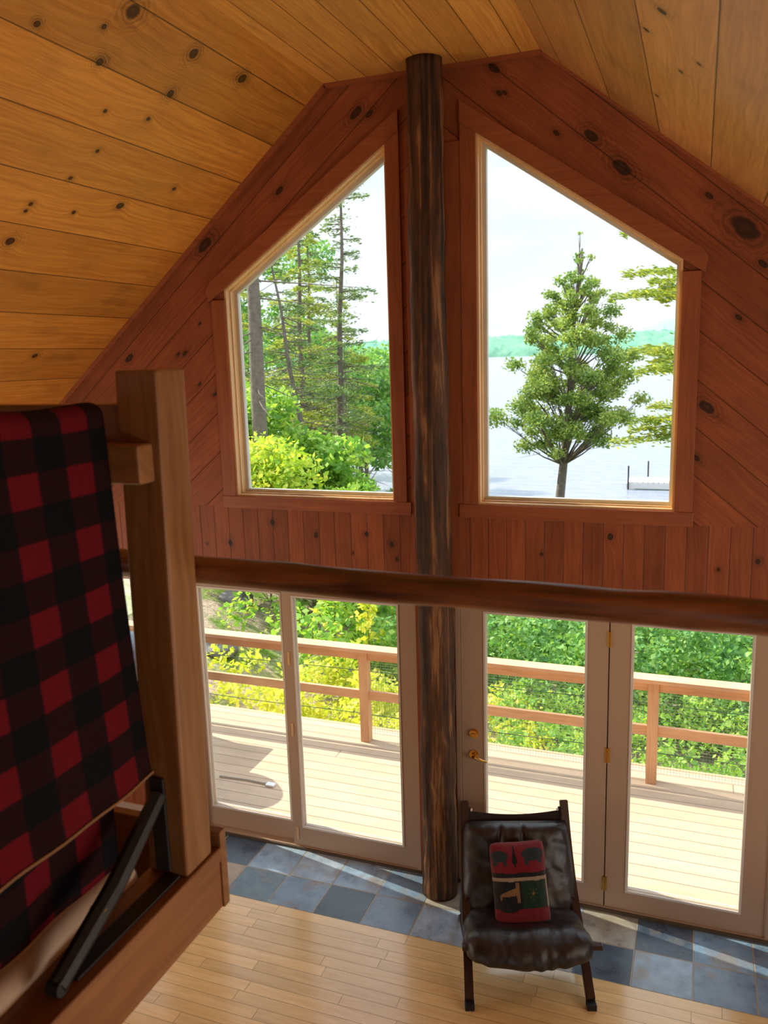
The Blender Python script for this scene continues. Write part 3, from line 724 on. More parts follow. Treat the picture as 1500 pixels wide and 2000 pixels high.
bm = bmesh.new(); strip3(bm, [(-.385, -.33, .362), (-.38, -.33, .362)], .001, .03)
bm.free(); bm = bmesh.new(); bbox(bm, -.375, .405, -.350, -.315, .338, .366, .005); bm_obj('front_crossbar', bm, M_cfr, chair)
bm = bmesh.new(); bbox(bm, -.33, .33, .055, .085, .345, .385, .005); bm_obj('rear_crossbar', bm, M_cfr, chair)
# canvas sling: hangs between the stiles, with a curved head edge
def sling():
    path = cat([(0, .365, .775), (0, .30, .62), (0, .20, .42), (0, .125, .235), (0, .03, .195), (0, -.15, .245), (0, -.325, .335), (0, -.345, .30)], 60)
    bm = bmesh.new(); rows = []
    nx = 24
    for i, p in enumerate(path):
        r = []
        for k in range(nx + 1):
            u = -1 + 2 * k / nx; hw = .292 + .02 * min(1, i / 30.)
            dz = -.030 * (1 - u * u) * max(0, 1 - i / 8.)
            r.append(bm.verts.new((u * hw, p.y + (.02 * (1 - u * u)), p.z + dz - (.012 + .045 * max(0, min(1, (i - 28) / 16.))) * (1 - u * u))))
        rows.append(r)
    for i in range(len(rows) - 1):
        for k in range(nx): bm.faces.new((rows[i][k], rows[i][k + 1], rows[i + 1][k + 1], rows[i + 1][k]))
    bmesh.ops.recalc_face_normals(bm, faces=bm.faces)
    bmesh.ops.solidify(bm, geom=bm.faces[:], thickness=.004)
    return bm_obj('canvas_sling', bm, M_canvas, chair, smooth=False)
sl_ = sling()
for s in (-1, 1):
    bm = bmesh.new(); cyl(bm, (s * .27, .362, .778), .007, .012, 1, 14); bm_obj('rivet', bm, M_doorw, sl_)
    bm = bmesh.new(); bbox(bm, *sorted((s * .275, s * .31)), .362, .378, .765, .79, .002); bm_obj('strap', bm, M_canvas, sl_)
def cushion(name, path, hw0, hw1, th, seams, seed, puck=1.0, sag=0.0):
    """closed pillow: path = centre line, thickness bulging towards the sitter"""
    nx, n = 64, len(path); top = []; bot = []
    bm = bmesh.new()
    for i, p in enumerate(path):
        t = (path[min(i + 1, n - 1)] - path[max(i - 1, 0)]).normalized(); nn = Vector((1, 0, 0)).cross(t).normalized()
        if nn.z < 0 and abs(nn.z) > abs(nn.y) or (abs(nn.y) >= abs(nn.z) and nn.y > 0): nn = -nn
        s = i / (n - 1); hw = hw0 + (hw1 - hw0) * s
        rt, rb = [], []
        for k in range(nx + 1):
            u = -1 + 2 * k / nx
            e = max(0.0, (1 - abs(u) ** 7) * (1 - abs(2 * s - 1) ** 9)) ** .5
            h = th * (.55 + .45 * (1 - u * u) ** .5) * e
            for sx in seams: h -= .022 * math.exp(-((u - sx) / .045) ** 2) * e
            edge = math.exp(-((1 - s) / .13) ** 2) + math.exp(-(s / .10) ** 2) * .5
            wr = math.sin(u * 21 + 3 * math.sin(u * 5 + seed)) * .0085 * edge * puck
            wr += .010 * mnoise.noise(Vector((u * 3.4, s * 4.0, seed))) + .006 * mnoise.noise(Vector((u * 8, s * 9, seed + 4)))
            h += wr * e
            ux = u * hw * (1 - .05 * abs(2 * s - 1) ** 8)
            rim = .0
            zc = p.z - sag * (1 - u * u) * min(1, s * 2.5); rt.append(bm.verts.new(Vector((ux, p.y, zc)) + nn * h)); rb.append(bm.verts.new(Vector((ux, p.y, zc)) - nn * (.018 * e)))
        top.append(rt); bot.append(rb)
    for i in range(n - 1):
        for k in range(nx):
            bm.faces.new((top[i][k], top[i][k + 1], top[i + 1][k + 1], top[i + 1][k])); bm.faces.new((bot[i][k], bot[i + 1][k], bot[i + 1][k + 1], bot[i][k + 1]))
    bmesh.ops.remove_doubles(bm, verts=bm.verts[:], dist=.0006)
    bm.normal_update()
    be = [e for e in bm.edges if e.is_boundary]
    if be: bmesh.ops.contextual_create(bm, geom=be) if False else None
    return bm_obj(name, bm, M_leather, chair, smooth=True)
cushion('back_cushion', cat([(0, .305, .735), (0, .262, .61), (0, .195, .47), (0, .12, .34), (0, .085, .235)], 44), .322, .374, .108, (-.34, .10), 1.0, .9)
cushion('seat_cushion', cat([(0, .10, .27), (0, .0, .255), (0, -.12, .28), (0, -.22, .322), (0, -.30, .360), (0, -.345, .345), (0, -.36, .30)], 52), .362, .352, .110, (), 5.0, 1.3, .045)

# knitted pillow
def pillow():
    W_, H_ = .335, .50; nx, nz = 96, 132
    def colr(u, v):
        # u across 0..1, v up 0..1
        red = (0.19, 0.009, 0.020); dk = (0.010, 0.011, 0.014); gr = (0.012, 0.035, 0.020); cr = (0.34, 0.26, 0.18); tan = (0.24, 0.13, 0.055); gy = (0.022, 0.035, 0.040)
        wv = .006 * math.sin(u * 14)
        if v > .66 + wv:
            if v > .955: return red
            c = red
            if ((u - .16) / .16) ** 2 + ((v - .845) / .065) ** 2 < 1 or (.04 < u < .12 and .74 < v < .84) or (.22 < u < .29 and .74 < v < .84): c = gy   # animal
            if abs(u - .425) < .055 * (1 - max(0, (v - .76)) / .19) and .76 < v < .95: c = dk                                           # tree
            if abs(u - .425) < .015 and v > .72: c = dk
            if ((u - .76) / .20) ** 2 + ((v - .855) / .075) ** 2 < 1: c = gy
            if .60 < u < .67 and .74 < v < .84 or .84 < u < .91 and .755 < v < .84: c = gy
            return c
        if v > .61: return dk
        if v > .57 + wv * .4: return cr
        if v > .27:
            c = gr if u > .5 else dk
            # pale animal facing right
            bx = .10 + (.57 - v) * 0
            if .13 < u < .46 and abs(v - (.415 + (u - .13) * .16)) < .012 + .026 * min(1, (u - .10) * 4): c = tan
            if .40 < u < .465 and .40 < v < .56: c = tan
            if .41 < u < .46 and .34 < v < .42: c = tan
            if .12 < u < .155 and .37 < v < .42: c = tan
            du, dv = (u - .70) / .9, (v - .43) * 1.25; a = math.atan2(dv, du); rr2 = math.hypot(du, dv)
            if rr2 < .022: c = (0.30, 0.12, 0.05)
            elif rr2 < .095 and abs(math.sin(a * 4)) < .30: c = (0.04, 0.10, 0.045)
            if u > .955: c = cr
            return c
        if v > .12: return red if ((u - .27) / .17) ** 2 + ((v - .275) / .045) ** 2 > 1 else dk
        return dk
    vs, fs, cols = [], [], []
    for sgn in (1, -1):
        for j in range(nz + 1):
            for i in range(nx + 1):
                u, v = i / nx, j / nz; a, c = 2 * u - 1, 2 * v - 1
                e = max(0, (1 - abs(a) ** 2.6)) ** .5 * max(0, (1 - abs(c) ** 3.2)) ** .5
                pin = 1 - .05 * (1 - abs(c) ** 2) * abs(a) ** 4; pin2 = 1 - .04 * (1 - abs(a) ** 2) * abs(c) ** 4
                dy = -sgn * (.085 * e + .006 * mnoise.noise(Vector((a * 4, c * 4, 1.))) * e + .0012 * mnoise.noise(Vector((u * 60, v * 60, sgn))) * min(1, e * 3))
                rc_ = 1 - .075 * (abs(a) * abs(c)) ** 5; vs.append((a * W_ / 2 * pin * rc_, dy, H_ / 2 + c * H_ / 2 * pin2 * rc_)); cols.append((*colr(u, v), 1))
    n1 = (nx + 1) * (nz + 1)
    for s_ in (0, 1):
        for j in range(nz):
            for i in range(nx):
                a0 = s_ * n1 + j * (nx + 1) + i; q = (a0, a0 + 1, a0 + nx + 2, a0 + nx + 1); fs.append(q if s_ == 0 else q[::-1])
    m, b, p = mat('knitted pillow cover'); at = b.attr('knit'); P = b.pos(); n = b.noise(P, 230., 3, .7)
    f = b.mr(n, .2, .8, .55, 1.5); b.put(p.inputs['Base Color'], b.mix(1.0, at.outputs['Color'], b.xyz(f, f, f), 'MULTIPLY'))
    p.inputs['Roughness'].default_value = .95; p.inputs['Specular IOR Level'].default_value = .1; b.put(p.inputs['Normal'], b.bump(n, .8, .006))
    p.inputs['Sheen Weight'].default_value = .3
    o = np_obj('throw_pillow', vs, fs, m, None, True)
    ca = o.data.color_attributes.new('knit', 'FLOAT_COLOR', 'POINT'); ca.data.foreach_set('color', np.array(cols, dtype=np.float32).ravel())
    bm = bmesh.new(); bm.from_mesh(o.data); bmesh.ops.remove_doubles(bm, verts=bm.verts[:], dist=.0004); bm.to_mesh(o.data); bm.free()
    return o
pw = pillow()
loc = Matrix.Translation((CH[0], CH[1], 0)) @ Matrix.Rotation(CRZ, 4, 'Z') @ Matrix.Translation((.0, -.125, .290)) @ Matrix.Rotation(math.radians(-25), 4, 'X') @ Matrix.Rotation(math.radians(-3), 4, 'Y')
pw.matrix_world = loc
tag(pw, 'red, black and green knitted pillow with animal pattern propped on the leather chair', 'pillow')

# ------------------------------------------------------------------ deck and railing
struct(box('floor_deck', -6.6, 6.2, TW + .002, 2.255, -.16, -.10, M_deck, None, .004))
struct(box('trim_6', -6.6, 6.2, 2.256, 2.30, -.34, -.098, M_rail, None, .004))
dr = tag(empty('deck_railing', (0, 2.0, -.10)), 'cedar deck railing with flat cap, wire mesh and green cables overlooking the bushes', 'railing')
def rb(name, x0, x1, y0, y1, z0, z1, m, par=dr, bev=.004): return box(name, x0, x1, y0 - 2.0, y1 - 2.0, z0 + .1, z1 + .1, m, par, bev)
rb('top_cap', -6.5, -2.71, 1.915, 2.065, .830, .866, M_rail); rb('top_cap', -2.708, 2.63, 1.915, 2.065, .830, .866, M_rail); rb('top_cap', 2.632, 6.2, 1.915, 2.065, .830, .866, M_rail)
px_ = [-4.05, -1.375, 1.295, 3.97]
for x_ in px_: rb('railing_post', x_ - .045, x_ + .045, 1.95, 2.04, -.10, .829, M_railz)
ed = [-6.5] + [v for x_ in px_ for v in (x_ - .0455, x_ + .0455)] + [6.2]
for k in range(0, len(ed), 2):
    rb('upper_rail', ed[k], ed[k + 1], 1.975, 2.013, .740, .829, M_rail, dr, .003)
    rb('middle_rail', ed[k], ed[k + 1], 1.975, 2.013, .335, .425, M_rail, dr, .003)
M_cable = plain('green coated cable', (0.02, 0.09, 0.05), .5)
for z_ in (.60, .15):
    bm = bmesh.new(); tube(bm, [(-6.5 + 12.7 * k / 60, .05, z_ + .1 - .012 * math.sin(k / 60 * PI * 5) ** 2) for k in range(61)], .0035, 6); bm_obj('cable', bm, M_cable, dr)
M_wire = plain('galvanised wire mesh', (0.34, 0.36, 0.34), .5, .6)
vs, fs = [], []
def wbar(a, c, t=.0009):
    a = np.array(a); c = np.array(c); d = c - a
    w = np.array([t, 0, 0]) if abs(d[2]) > abs(d[0]) else np.array([0, 0, t])
    k = len(vs); q = np.array([0, t, 0])
    for e in (a, c):
        for o in (-w - q, w - q, w + q, -w + q): vs.append(e + o)
    for i in range(4): fs.append((k + i, k + (i + 1) % 4, k + 4 + (i + 1) % 4, k + 4 + i))
x0, x1 = -1.33, 6.1
for i in range(int((x1 - x0) / .026)): wbar((x0 + i * .026, .046, .06), (x0 + i * .026, .046, .90))
for j in range(33): wbar((x0, .048, .06 + j * .0262), (x1, .048, .06 + j * .0262))
np_obj('wire_mesh', vs, fs, M_wire, dr)
# stick with a white end lying on the deck
M_stick = plain('weathered grey stick', (0.36, 0.33, 0.29), .8, var=.2); M_wp = plain('white plastic', (0.8, 0.82, 0.85), .5)
st = tag(empty('stick', (-2.11, .91, -.099)), 'long thin grey stick with white square end lying on the shaded deck', 'stick')
bm = bmesh.new(); tube(bm, [(-.27, .0, .012), (0, .016, .012), (.22, .008, .012)], .008, 8); bm_obj('shaft', bm, M_stick, st)
bm = bmesh.new(); bbox(bm, .21, .29, -.025, .03, .003, .022, .004); bm_obj('end_plate', bm, M_wp, st)
# grill cart added at the far left, shaped to cast the shadow on the deck
M_grill = plain('grey enamel', (0.12, 0.14, 0.17), .35, .2)
kg = tag(empty('shadow_grill', (-3.42, 1.15, .12)), 'grey gas grill added at the far left of the deck to cast a shadow', 'grill')
box('cabinet', -.33, .33, -.55, .12, -.10, .62, M_grill, kg, .02); box('side_shelf', -.30, .32, .121, .60, .55, .585, M_grill, kg, .01)
box('side_cabinet', -.30, .30, .125, .52, -.10, .545, M_grill, kg, .01)
bm = bmesh.new(); pr_ = [(-.52, .625), (.14, .625), (.15, .78), (.08, .93), (-.04, 1.02), (-.18, 1.03), (-.36, .92), (-.50, .74)]
prism(bm, pr_, 0, -.30, .34); bmesh.ops.recalc_face_normals(bm, faces=bm.faces); bmesh.ops.bevel(bm, geom=bm.edges[:], offset=.03, segments=3, affect='EDGES'); hd = bm_obj('hood', bm, M_grill, kg, True)
bm = bmesh.new(); tube(bm, [(.35, -.40, .74), (.40, -.38, .74), (.40, .02, .74), (.35, .04, .74)], .011, 8); bm_obj('hood_handle', bm, M_dark, hd)
for a_ in (-.26, .26):
    for b_ in (-.48, .45):
        bm = bmesh.new(); cyl(bm, (a_, b_, -.16), .06, .03, 0, 20); bm_obj('wheel', bm, M_dark, kg)

# ------------------------------------------------------------------ ground, lake, far shore
def gh(x, y):
    x = np.asarray(x, float); y = np.asarray(y, float)
    rise = np.minimum(.36 * np.maximum(0, -x - 2.3), 2.0)
    h = -.95 - .145 * np.maximum(0, y - 2.3) + rise * np.clip((y + 3) / 6, 0, 1)
    h = h + .12 * np.sin(x * 1.3 + 1) * np.cos(y * .9) + .06 * np.sin(x * 3.1 + y * 2.2)
    return np.maximum(h, -5.0)
gx = np.linspace(-40, 26, 200); gy = np.linspace(2.31, 46, 150); GX, GY = np.meshgrid(gx, gy, indexing='ij'); GZ = gh(GX, GY)
idx = np.arange(GX.size).reshape(GX.shape); F = np.stack([idx[:-1, :-1], idx[1:, :-1], idx[1:, 1:], idx[:-1, 1:]], -1).reshape(-1, 4)
def ground_mat():
    m, b, p = mat('leaf litter and grass'); P = b.pos()
    n = b.noise(P, 1.1, 5, .65); n2 = b.noise(P, 14., 5, .7); v = b.vor(P, 26.).outputs['Color']
    lit = b.mix(b.mr(n2, .3, .7), (0.24, 0.16, 0.11), (0.62, 0.49, 0.38)); grs = b.mix(b.mr(n2, .3, .7), (0.06, 0.11, 0.02), (0.22, 0.34, 0.06))
    b.put(p.inputs['Base Color'], b.mix(b.mr(n, .46, .60), lit, grs)); p.inputs['Roughness'].default_value = .95; p.inputs['Specular IOR Level'].default_value = .1
    b.put(p.inputs['Normal'], b.bump(n2, .8, .06)); return m
tag(np_obj('ground', np.stack([GX, GY, GZ], -1).reshape(-1, 3), F, ground_mat(), None, True), kind='structure')
def water_mat():
    m, b, p = mat('lake water'); P = b.pos(); x, y, z = b.sep(P)
    p.inputs['Base Color'].default_value = (0.30, 0.31, 0.40, 1); p.inputs['Roughness'].default_value = .16; p.inputs['Specular IOR Level'].default_value = .9
    n = b.noise(b.xyz(b.m('MULTIPLY', x, .35), b.m('MULTIPLY', y, 1.0), 0.), 1.6, 6, .62, .3)
    n2 = b.noise(b.xyz(b.m('MULTIPLY', x, .05), b.m('MULTIPLY', y, .16), 0.), 1.0, 4, .6)
    b.put(p.inputs['Normal'], b.bump(b.m('ADD', n, n2), 1.0, .42)); return m
ZLK = -3.0
tag(np_obj('lake', [(-2500, 8, ZLK), (2500, 8, ZLK), (2500, 2600, ZLK), (-2500, 2600, ZLK)], [(0, 1, 2, 3)], water_mat()), kind='structure')
# far wooded hills
def hill(name, x0, x1, y, dep, hf, seedv, m):
    nx, ny = 260, 26; X = np.linspace(x0, x1, nx); Y = np.linspace(0, dep, ny); XX, YY = np.meshgrid(X, Y, indexing='ij')
    t = YY / dep
    ZZ = ZLK + hf(XX) * np.sin(np.clip(t * 1.6, 0, 1) * PI / 2) 
    rr = np.random.default_rng(seedv); ZZ = ZZ + rr.normal(0, 3.0, ZZ.shape) * (t > 0) + (t > 0) * 9
    idx = np.arange(XX.size).reshape(XX.shape); F = np.stack([idx[:-1, :-1], idx[1:, :-1], idx[1:, 1:], idx[:-1, 1:]], -1).reshape(-1, 4)
    return tag(np_obj(name, np.stack([XX, YY + y, ZZ], -1).reshape(-1, 3), F, m, None, False), kind='structure')
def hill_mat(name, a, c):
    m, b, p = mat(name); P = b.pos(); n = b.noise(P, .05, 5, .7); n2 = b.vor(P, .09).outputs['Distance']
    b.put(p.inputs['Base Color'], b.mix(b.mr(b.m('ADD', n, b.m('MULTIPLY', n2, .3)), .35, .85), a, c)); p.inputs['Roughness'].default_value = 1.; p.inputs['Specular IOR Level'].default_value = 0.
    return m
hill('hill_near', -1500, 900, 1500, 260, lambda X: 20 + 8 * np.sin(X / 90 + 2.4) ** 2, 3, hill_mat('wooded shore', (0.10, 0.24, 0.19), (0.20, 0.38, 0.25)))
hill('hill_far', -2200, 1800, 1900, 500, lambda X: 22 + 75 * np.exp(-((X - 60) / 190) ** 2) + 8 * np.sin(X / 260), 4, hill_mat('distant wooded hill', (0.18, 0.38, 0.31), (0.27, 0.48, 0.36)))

# dock on the lake
M_dock = plain('grey white dock planks', (0.62, 0.60, 0.56), .8, var=.1)
dk = tag(empty('dock', (0.45, 36.6, ZLK)), 'pale wooden dock with thin mooring poles floating on the lake', 'dock')
bm = bmesh.new()
for k in range(22): bbox(bm, -1.95 + k * .24, -1.95 + k * .24 + .21, -.9, .9, .30, .36, 0)
bbox(bm, -1.98, 3.4, -.92, -.82, .05, .30, 0); bbox(bm, -1.98, 3.4, .82, .92, .05, .30, 0); bm_obj('planking', bm, M_dock, dk)
for x_, y_ in ((-1.9, -.95), (-1.1, .95), (2.6, .95)):
    bm = bmesh.new(); tube(bm, [(x_, y_, -.8), (x_, y_, 1.15)], .035, 8); bm_obj('mooring_pole', bm, M_dark, dk)

# ------------------------------------------------------------------ foliage
def leaf_mat(name, c0, c1, c2, trans=.5, rough=.55):
    m, b, p = mat(name); nt = m.node_tree
    r = b.attr('rnd').outputs['Fac']; P = b.pos(); n = b.noise(P, 1.7, 3, .6)
    f = b.m('ADD', b.m('MULTIPLY', r, .6), b.m('MULTIPLY', b.mr(n, .3, .7), .4))
    c = b.ramp(f, [(.15, c0), (.5, c1), (.85, c2)])
    b.put(p.inputs['Base Color'], c); p.inputs['Roughness'].default_value = rough; p.inputs['Specular IOR Level'].default_value = .3
    tl = nt.nodes.new('ShaderNodeBsdfTranslucent'); b.put(tl.inputs[0], b.mix(1.0, c, (1.25, 1.2, .55), 'MULTIPLY'))
    mx = nt.nodes.new('ShaderNodeMixShader'); mx.inputs[0].default_value = trans
    nt.links.new(p.outputs[0], mx.inputs[1]); nt.links.new(tl.outputs[0], mx.inputs[2]); nt.links.new(mx.outputs[0], nt.nodes['Material Output'].inputs[0])
    return m
L_yel = leaf_mat('sunlit yellow green leaves', (0.42, 0.52, 0.05), (0.64, 0.70, 0.09), (0.85, 0.74, 0.20))
L_yg = leaf_mat('yellow green maple leaves', (0.24, 0.42, 0.05), (0.46, 0.62, 0.08), (0.82, 0.74, 0.16))
L_grn = leaf_mat('fresh green leaves', (0.13, 0.32, 0.06), (0.30, 0.52, 0.10), (0.52, 0.66, 0.16))
L_mid = leaf_mat('mid green leaves', (0.09, 0.25, 0.08), (0.20, 0.42, 0.12), (0.38, 0.56, 0.18), .4)
L_ced = leaf_mat('cedar foliage', (0.11, 0.23, 0.07), (0.29, 0.42, 0.11), (0.52, 0.56, 0.18), .35)
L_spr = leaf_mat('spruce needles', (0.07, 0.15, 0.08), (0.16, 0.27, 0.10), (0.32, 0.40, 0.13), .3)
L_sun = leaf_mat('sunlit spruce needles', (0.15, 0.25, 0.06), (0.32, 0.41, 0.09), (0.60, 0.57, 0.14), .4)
M_bark = plain('grey spruce bark', (0.17, 0.14, 0.12), .95, var=.6, scale=14, bump=.9)
M_twig = plain('grey brown twigs', (0.16, 0.125, 0.10), .95, var=.3)

def leaf_quads(C, size, rng, flat=0.0, asp=.6, dirs=None):
    """rhombic leaves at points C"""
    n = len(C); s = size * rng.uniform(.6, 1.35, n)[:, None]
    A = rng.normal(size=(n, 3)) if dirs is None else dirs + .35 * rng.normal(size=(n, 3))
    A[:, 2] *= (1 - flat * .6); A /= np.linalg.norm(A, axis=1, keepdims=True)
    B = rng.normal(size=(n, 3)); B[:, 2] *= (1 - flat); B -= A * (A * B).sum(1, keepdims=True); B /= np.linalg.norm(B, axis=1, keepdims=True)
    V = np.stack([C - A * s, C + B * s * asp, C + A * s, C - B * s * asp], 1).reshape(-1, 3)
    return V, np.arange(4 * n).reshape(n, 4)
def leaves_obj(name, C, size, m, parent, rng, **k):
    V, F = leaf_quads(C, size, rng, **k)
    return np_obj(name, V, F, m, parent, False, {'rnd': rng.random(len(F))})
def clumps(centres, radii, per, rng, squash=.75, shell=.55):
    out = []
    for c, r in zip(centres, radii):
        n = max(3, int(per * r * r)); d = rng.normal(size=(n, 3)); d /= np.linalg.norm(d, axis=1, keepdims=True)
        rad = r * (shell + (1 - shell) * rng.random(n)) ; q = d * rad[:, None]; q[:, 2] *= squash; out.append(q + c)
    return np.concatenate(out)
def tapered(base, top, r0, r1, n=14, wob=.04, rng=NR):
    base = Vector(base); top = Vector(top); o = [base.lerp(top, i / (n - 1)) + Vector((wob * math.sin(i * 1.1), wob * math.cos(i * .8), 0)) * (i / (n - 1)) for i in range(n)]
    return o, [r0 + (r1 - r0) * i / (n - 1) for i in range(n)]

def root(name, x, y, label, cat_, group=None, z=None):
    return tag(empty(name, (x, y, float(gh(x, y)) if z is None else z)), label, cat_, group)
def conifer(name, x, y, H, lean, R, z0f, nb, m, label, rng, dens=1.0, r0=.13, droop=.15, dead=0, prof=None, size=.055, group=None, tuft=1.0, side=None):
    """trunk, dead twigs, foliage-bearing branches; lean = (dx,dy) of the tip"""
    t = root(name, x, y, label, 'tree', group)
    pts, rad = tapered((0, 0, -.3), (lean[0], lean[1], H), r0, r0 * .12, 18)
    bm = bmesh.new(); tube(bm, pts, rad, 14, True, .12, x); 
    at = lambda s: pts[0].lerp(pts[-1], 0) if s <= 0 else Vector(pts[min(16, int(s * 17))]).lerp(Vector(pts[min(17, int(s * 17) + 1)]), s * 17 - int(s * 17))
    C = []; D = []
    for k in range(nb):
        s = z0f + (1 - z0f) * (k + rng.random()) / nb; s = min(s, .985)
        a = rng.random() * 2 * PI if side is None else side + rng.normal() * .65
        L_ = R * (prof((s - z0f) / (1 - z0f)) if prof else (1.05 - (s - z0f) / (1 - z0f))) * rng.uniform(.7, 1.15)
        p0 = at(s); d = Vector((math.cos(a), math.sin(a), 0)); up = rng.uniform(-.05, .2)
        path = [p0 + d * (L_ * q) + Vector((0, 0, L_ * (up * q - droop * q * q))) for q in (0, .25, .5, .75, 1.0)]
        tube(bm, path, [.014 + .012 * L_, .012 + .006 * L_, .009, .006, .003], 5, False)
        nn = int(130 * L_ * dens)
        q = rng.random(nn) ** .75 * .9 + .1
        P_ = np.array([list(path[0].lerp(path[-1], qq) + Vector((0, 0, droop * L_ * (qq - qq * qq)))) for qq in q])
        spread = .30 * L_ * (1.05 - q) * tuft + .05
        lat = rng.normal(size=nn) * spread; per = np.array([-d.y, d.x, 0])
        P_ = P_ + per[None] * lat[:, None] + np.array([0, 0, 1.])[None] * (rng.normal(size=nn) * .035 - abs(lat) * .12)[:, None]
        dd = np.array(d)[None] * .8 + per[None] * np.sign(lat)[:, None] * .6 + np.array([0, 0, .15])[None]
        C.append(P_); D.append(np.repeat(dd, 1, 0) if len(dd) == nn else dd * np.ones((nn, 1)))
    for k in range(dead):
        s = rng.uniform(.12, z0f + .25); a = rng.random() * 2 * PI; L_ = rng.uniform(.4, 1.1) * R; p0 = at(s)
        d = Vector((math.cos(a), math.sin(a), rng.uniform(-.35, .15)))
        path = [p0, p0 + d * L_ * .5 + Vector((0, 0, -.05)), p0 + d * L_ + Vector((rng.normal() * .1, rng.normal() * .1, -.12))]
        tube(bm, path, [.014, .009, .003], 4, False)
        for z_ in range(3):
            b0 = path[1].lerp(path[2], rng.random()); tube(bm, [b0, b0 + Vector((rng.normal() * .16, rng.normal() * .16, rng.normal() * .10))], [.005, .002], 3, False)
    bm_obj('trunk', bm, M_bark, t, smooth=True)
    leaves_obj('needles', np.concatenate(C), size, m, t, rng, flat=.45, asp=.30, dirs=np.concatenate(D))
    return t
def broadleaf(name, x, y, H, cl, m, label, rng, per=900, size=.06, r0=.06, group=None, lean=(0, 0), trunk=True, flat=.2, asp=.6, cat_='tree', z=None, squash=.75, shell=.5, bz=.05):
    """cl: list of (dx, dy, z, radius) foliage clumps relative to the base"""
    t = root(name, x, y, label, cat_, group, z)
    pts, rad = tapered((0, 0, -.3), (lean[0], lean[1], H), r0, r0 * .15, 14, .03)
    bm = bmesh.new(); tube(bm, pts, rad, 12, True, .1, x); 
    for (dx, dy, z_, r) in cl:
        s = min(1, max(bz, (z_ - .45 * math.hypot(dx, dy)) / H)); k = min(12, int(s * 13)); p0 = Vector(pts[k]); p1 = Vector((dx, dy, z_))
        tube(bm, [p0, p0.lerp(p1, .5) + Vector((0, 0, -.04)), p1], [.13 * r0 + .006, .08 * r0 + .004, .003], 5, False)
        for q in range(3): tube(bm, [p0.lerp(p1, .6), p1 + Vector((rng.normal() * r * .5, rng.normal() * r * .5, rng.normal() * r * .4))], [.006, .002], 3, False)
    bm_obj('trunk', bm, M_bark, t, smooth=True)
    cc = np.array([c[:3] for c in cl]); rr_ = np.array([c[3] for c in cl])
    leaves_obj('foliage', clumps(cc, rr_, per, rng, squash, shell), size, m, t, rng, flat=flat, asp=asp)
    return t

rg = np.random.default_rng(5)
# --- cedar in front of the lake
H = 8.35; cl = []
prof = [(4.45, .95, .42), (4.85, 1.45, .5), (5.25, 1.55, .5), (5.7, 1.4, .5), (6.15, 1.3, .46), (6.6, 1.1, .42), (7.05, .85, .36), (7.5, .62, .30), (7.9, .42, .24), (8.25, .25, .18), (8.5, .06, .13)]
for z_, R_, cr_ in prof:
    k = max(2, int(5.5 * R_ / cr_) + 3) if R_ > .3 else 3
    for i in range(k):
        a = 2 * PI * i / k + rg.random(); q = R_ * rg.uniform(.35, 1.0); cl.append((.62 * (z_ / H) + q * math.cos(a) * 1.05, q * math.sin(a), z_ + rg.normal() * .16, cr_ * rg.uniform(.45, .8)))
broadleaf('cedar_tree', -1.58, 14.0, 8.5, cl, L_ced, 'green cedar tree centred in the right upper window before the lake', rg, per=3900, size=.040, r0=.15, lean=(.62, 0), asp=.5, squash=.7, shell=.2, bz=.5)
# --- spruce reaching in from the right
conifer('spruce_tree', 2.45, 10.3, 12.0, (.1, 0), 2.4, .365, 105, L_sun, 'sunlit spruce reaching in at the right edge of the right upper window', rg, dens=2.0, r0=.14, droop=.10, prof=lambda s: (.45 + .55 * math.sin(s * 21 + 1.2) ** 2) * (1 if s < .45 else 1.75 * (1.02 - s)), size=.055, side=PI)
# --- slender tree just behind the log post
cl = [(rg.normal() * .35, rg.normal() * .3, z_, rg.uniform(.14, .26)) for z_ in np.linspace(2.6, 6.4, 22)]
broadleaf('slender_tree', -4.42, 16.0, 6.6, cl, L_mid, 'slender tree mostly hidden behind the log post, leaf tips beside the cedar', rg, per=800, size=.05, r0=.05)
# --- trees in the left window
conifer('spruce_tree', -5.72, 8.0, 13.0, (-.05, 0), 1.6, .62, 26, L_spr, 'thick bare grey spruce trunk nearest the left upper window', rg, dens=2.00, r0=.17, dead=40, droop=.2)
conifer('pine_tree', -7.02, 14.0, 9.15, (.5, 0), 1.35, .34, 64, L_spr, 'tall thin pine with sparse crown and pointed dead tip in the left upper window', rg, dens=1.10, r0=.13, dead=46, droop=.05, prof=lambda s: (.55 + .5 * math.sin(s * 9) ** 2) * (1.1 - s * .75), size=.05)
conifer('pine_tree', -6.45, 12.0, 7.2, (-1.1, 0), 1.1, .52, 22, L_spr, 'leaning dark pine between the thick trunk and the tall thin pine', rg, dens=1.20, r0=.10, dead=50, droop=.1)
conifer('spruce_tree', -7.15, 15.0, 5.2, (.1, 0), 1.0, .28, 30, L_spr, 'small thin spruce right of the tall thin pine by the water', rg, dens=1.20, r0=.06, dead=24, droop=.3)
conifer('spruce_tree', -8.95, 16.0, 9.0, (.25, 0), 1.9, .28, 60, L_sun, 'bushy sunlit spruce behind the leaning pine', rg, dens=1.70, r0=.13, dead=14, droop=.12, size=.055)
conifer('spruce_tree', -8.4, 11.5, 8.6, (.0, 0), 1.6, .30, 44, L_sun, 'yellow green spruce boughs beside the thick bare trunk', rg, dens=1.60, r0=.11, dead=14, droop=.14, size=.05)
conifer('spruce_tree', -6.3, 19.0, 5.6, (.1, 0), 1.7, .16, 48, L_spr, 'low drooping spruce over the water at the right of the left upper window', rg, dens=1.60, r0=.08, dead=10, droop=.30)
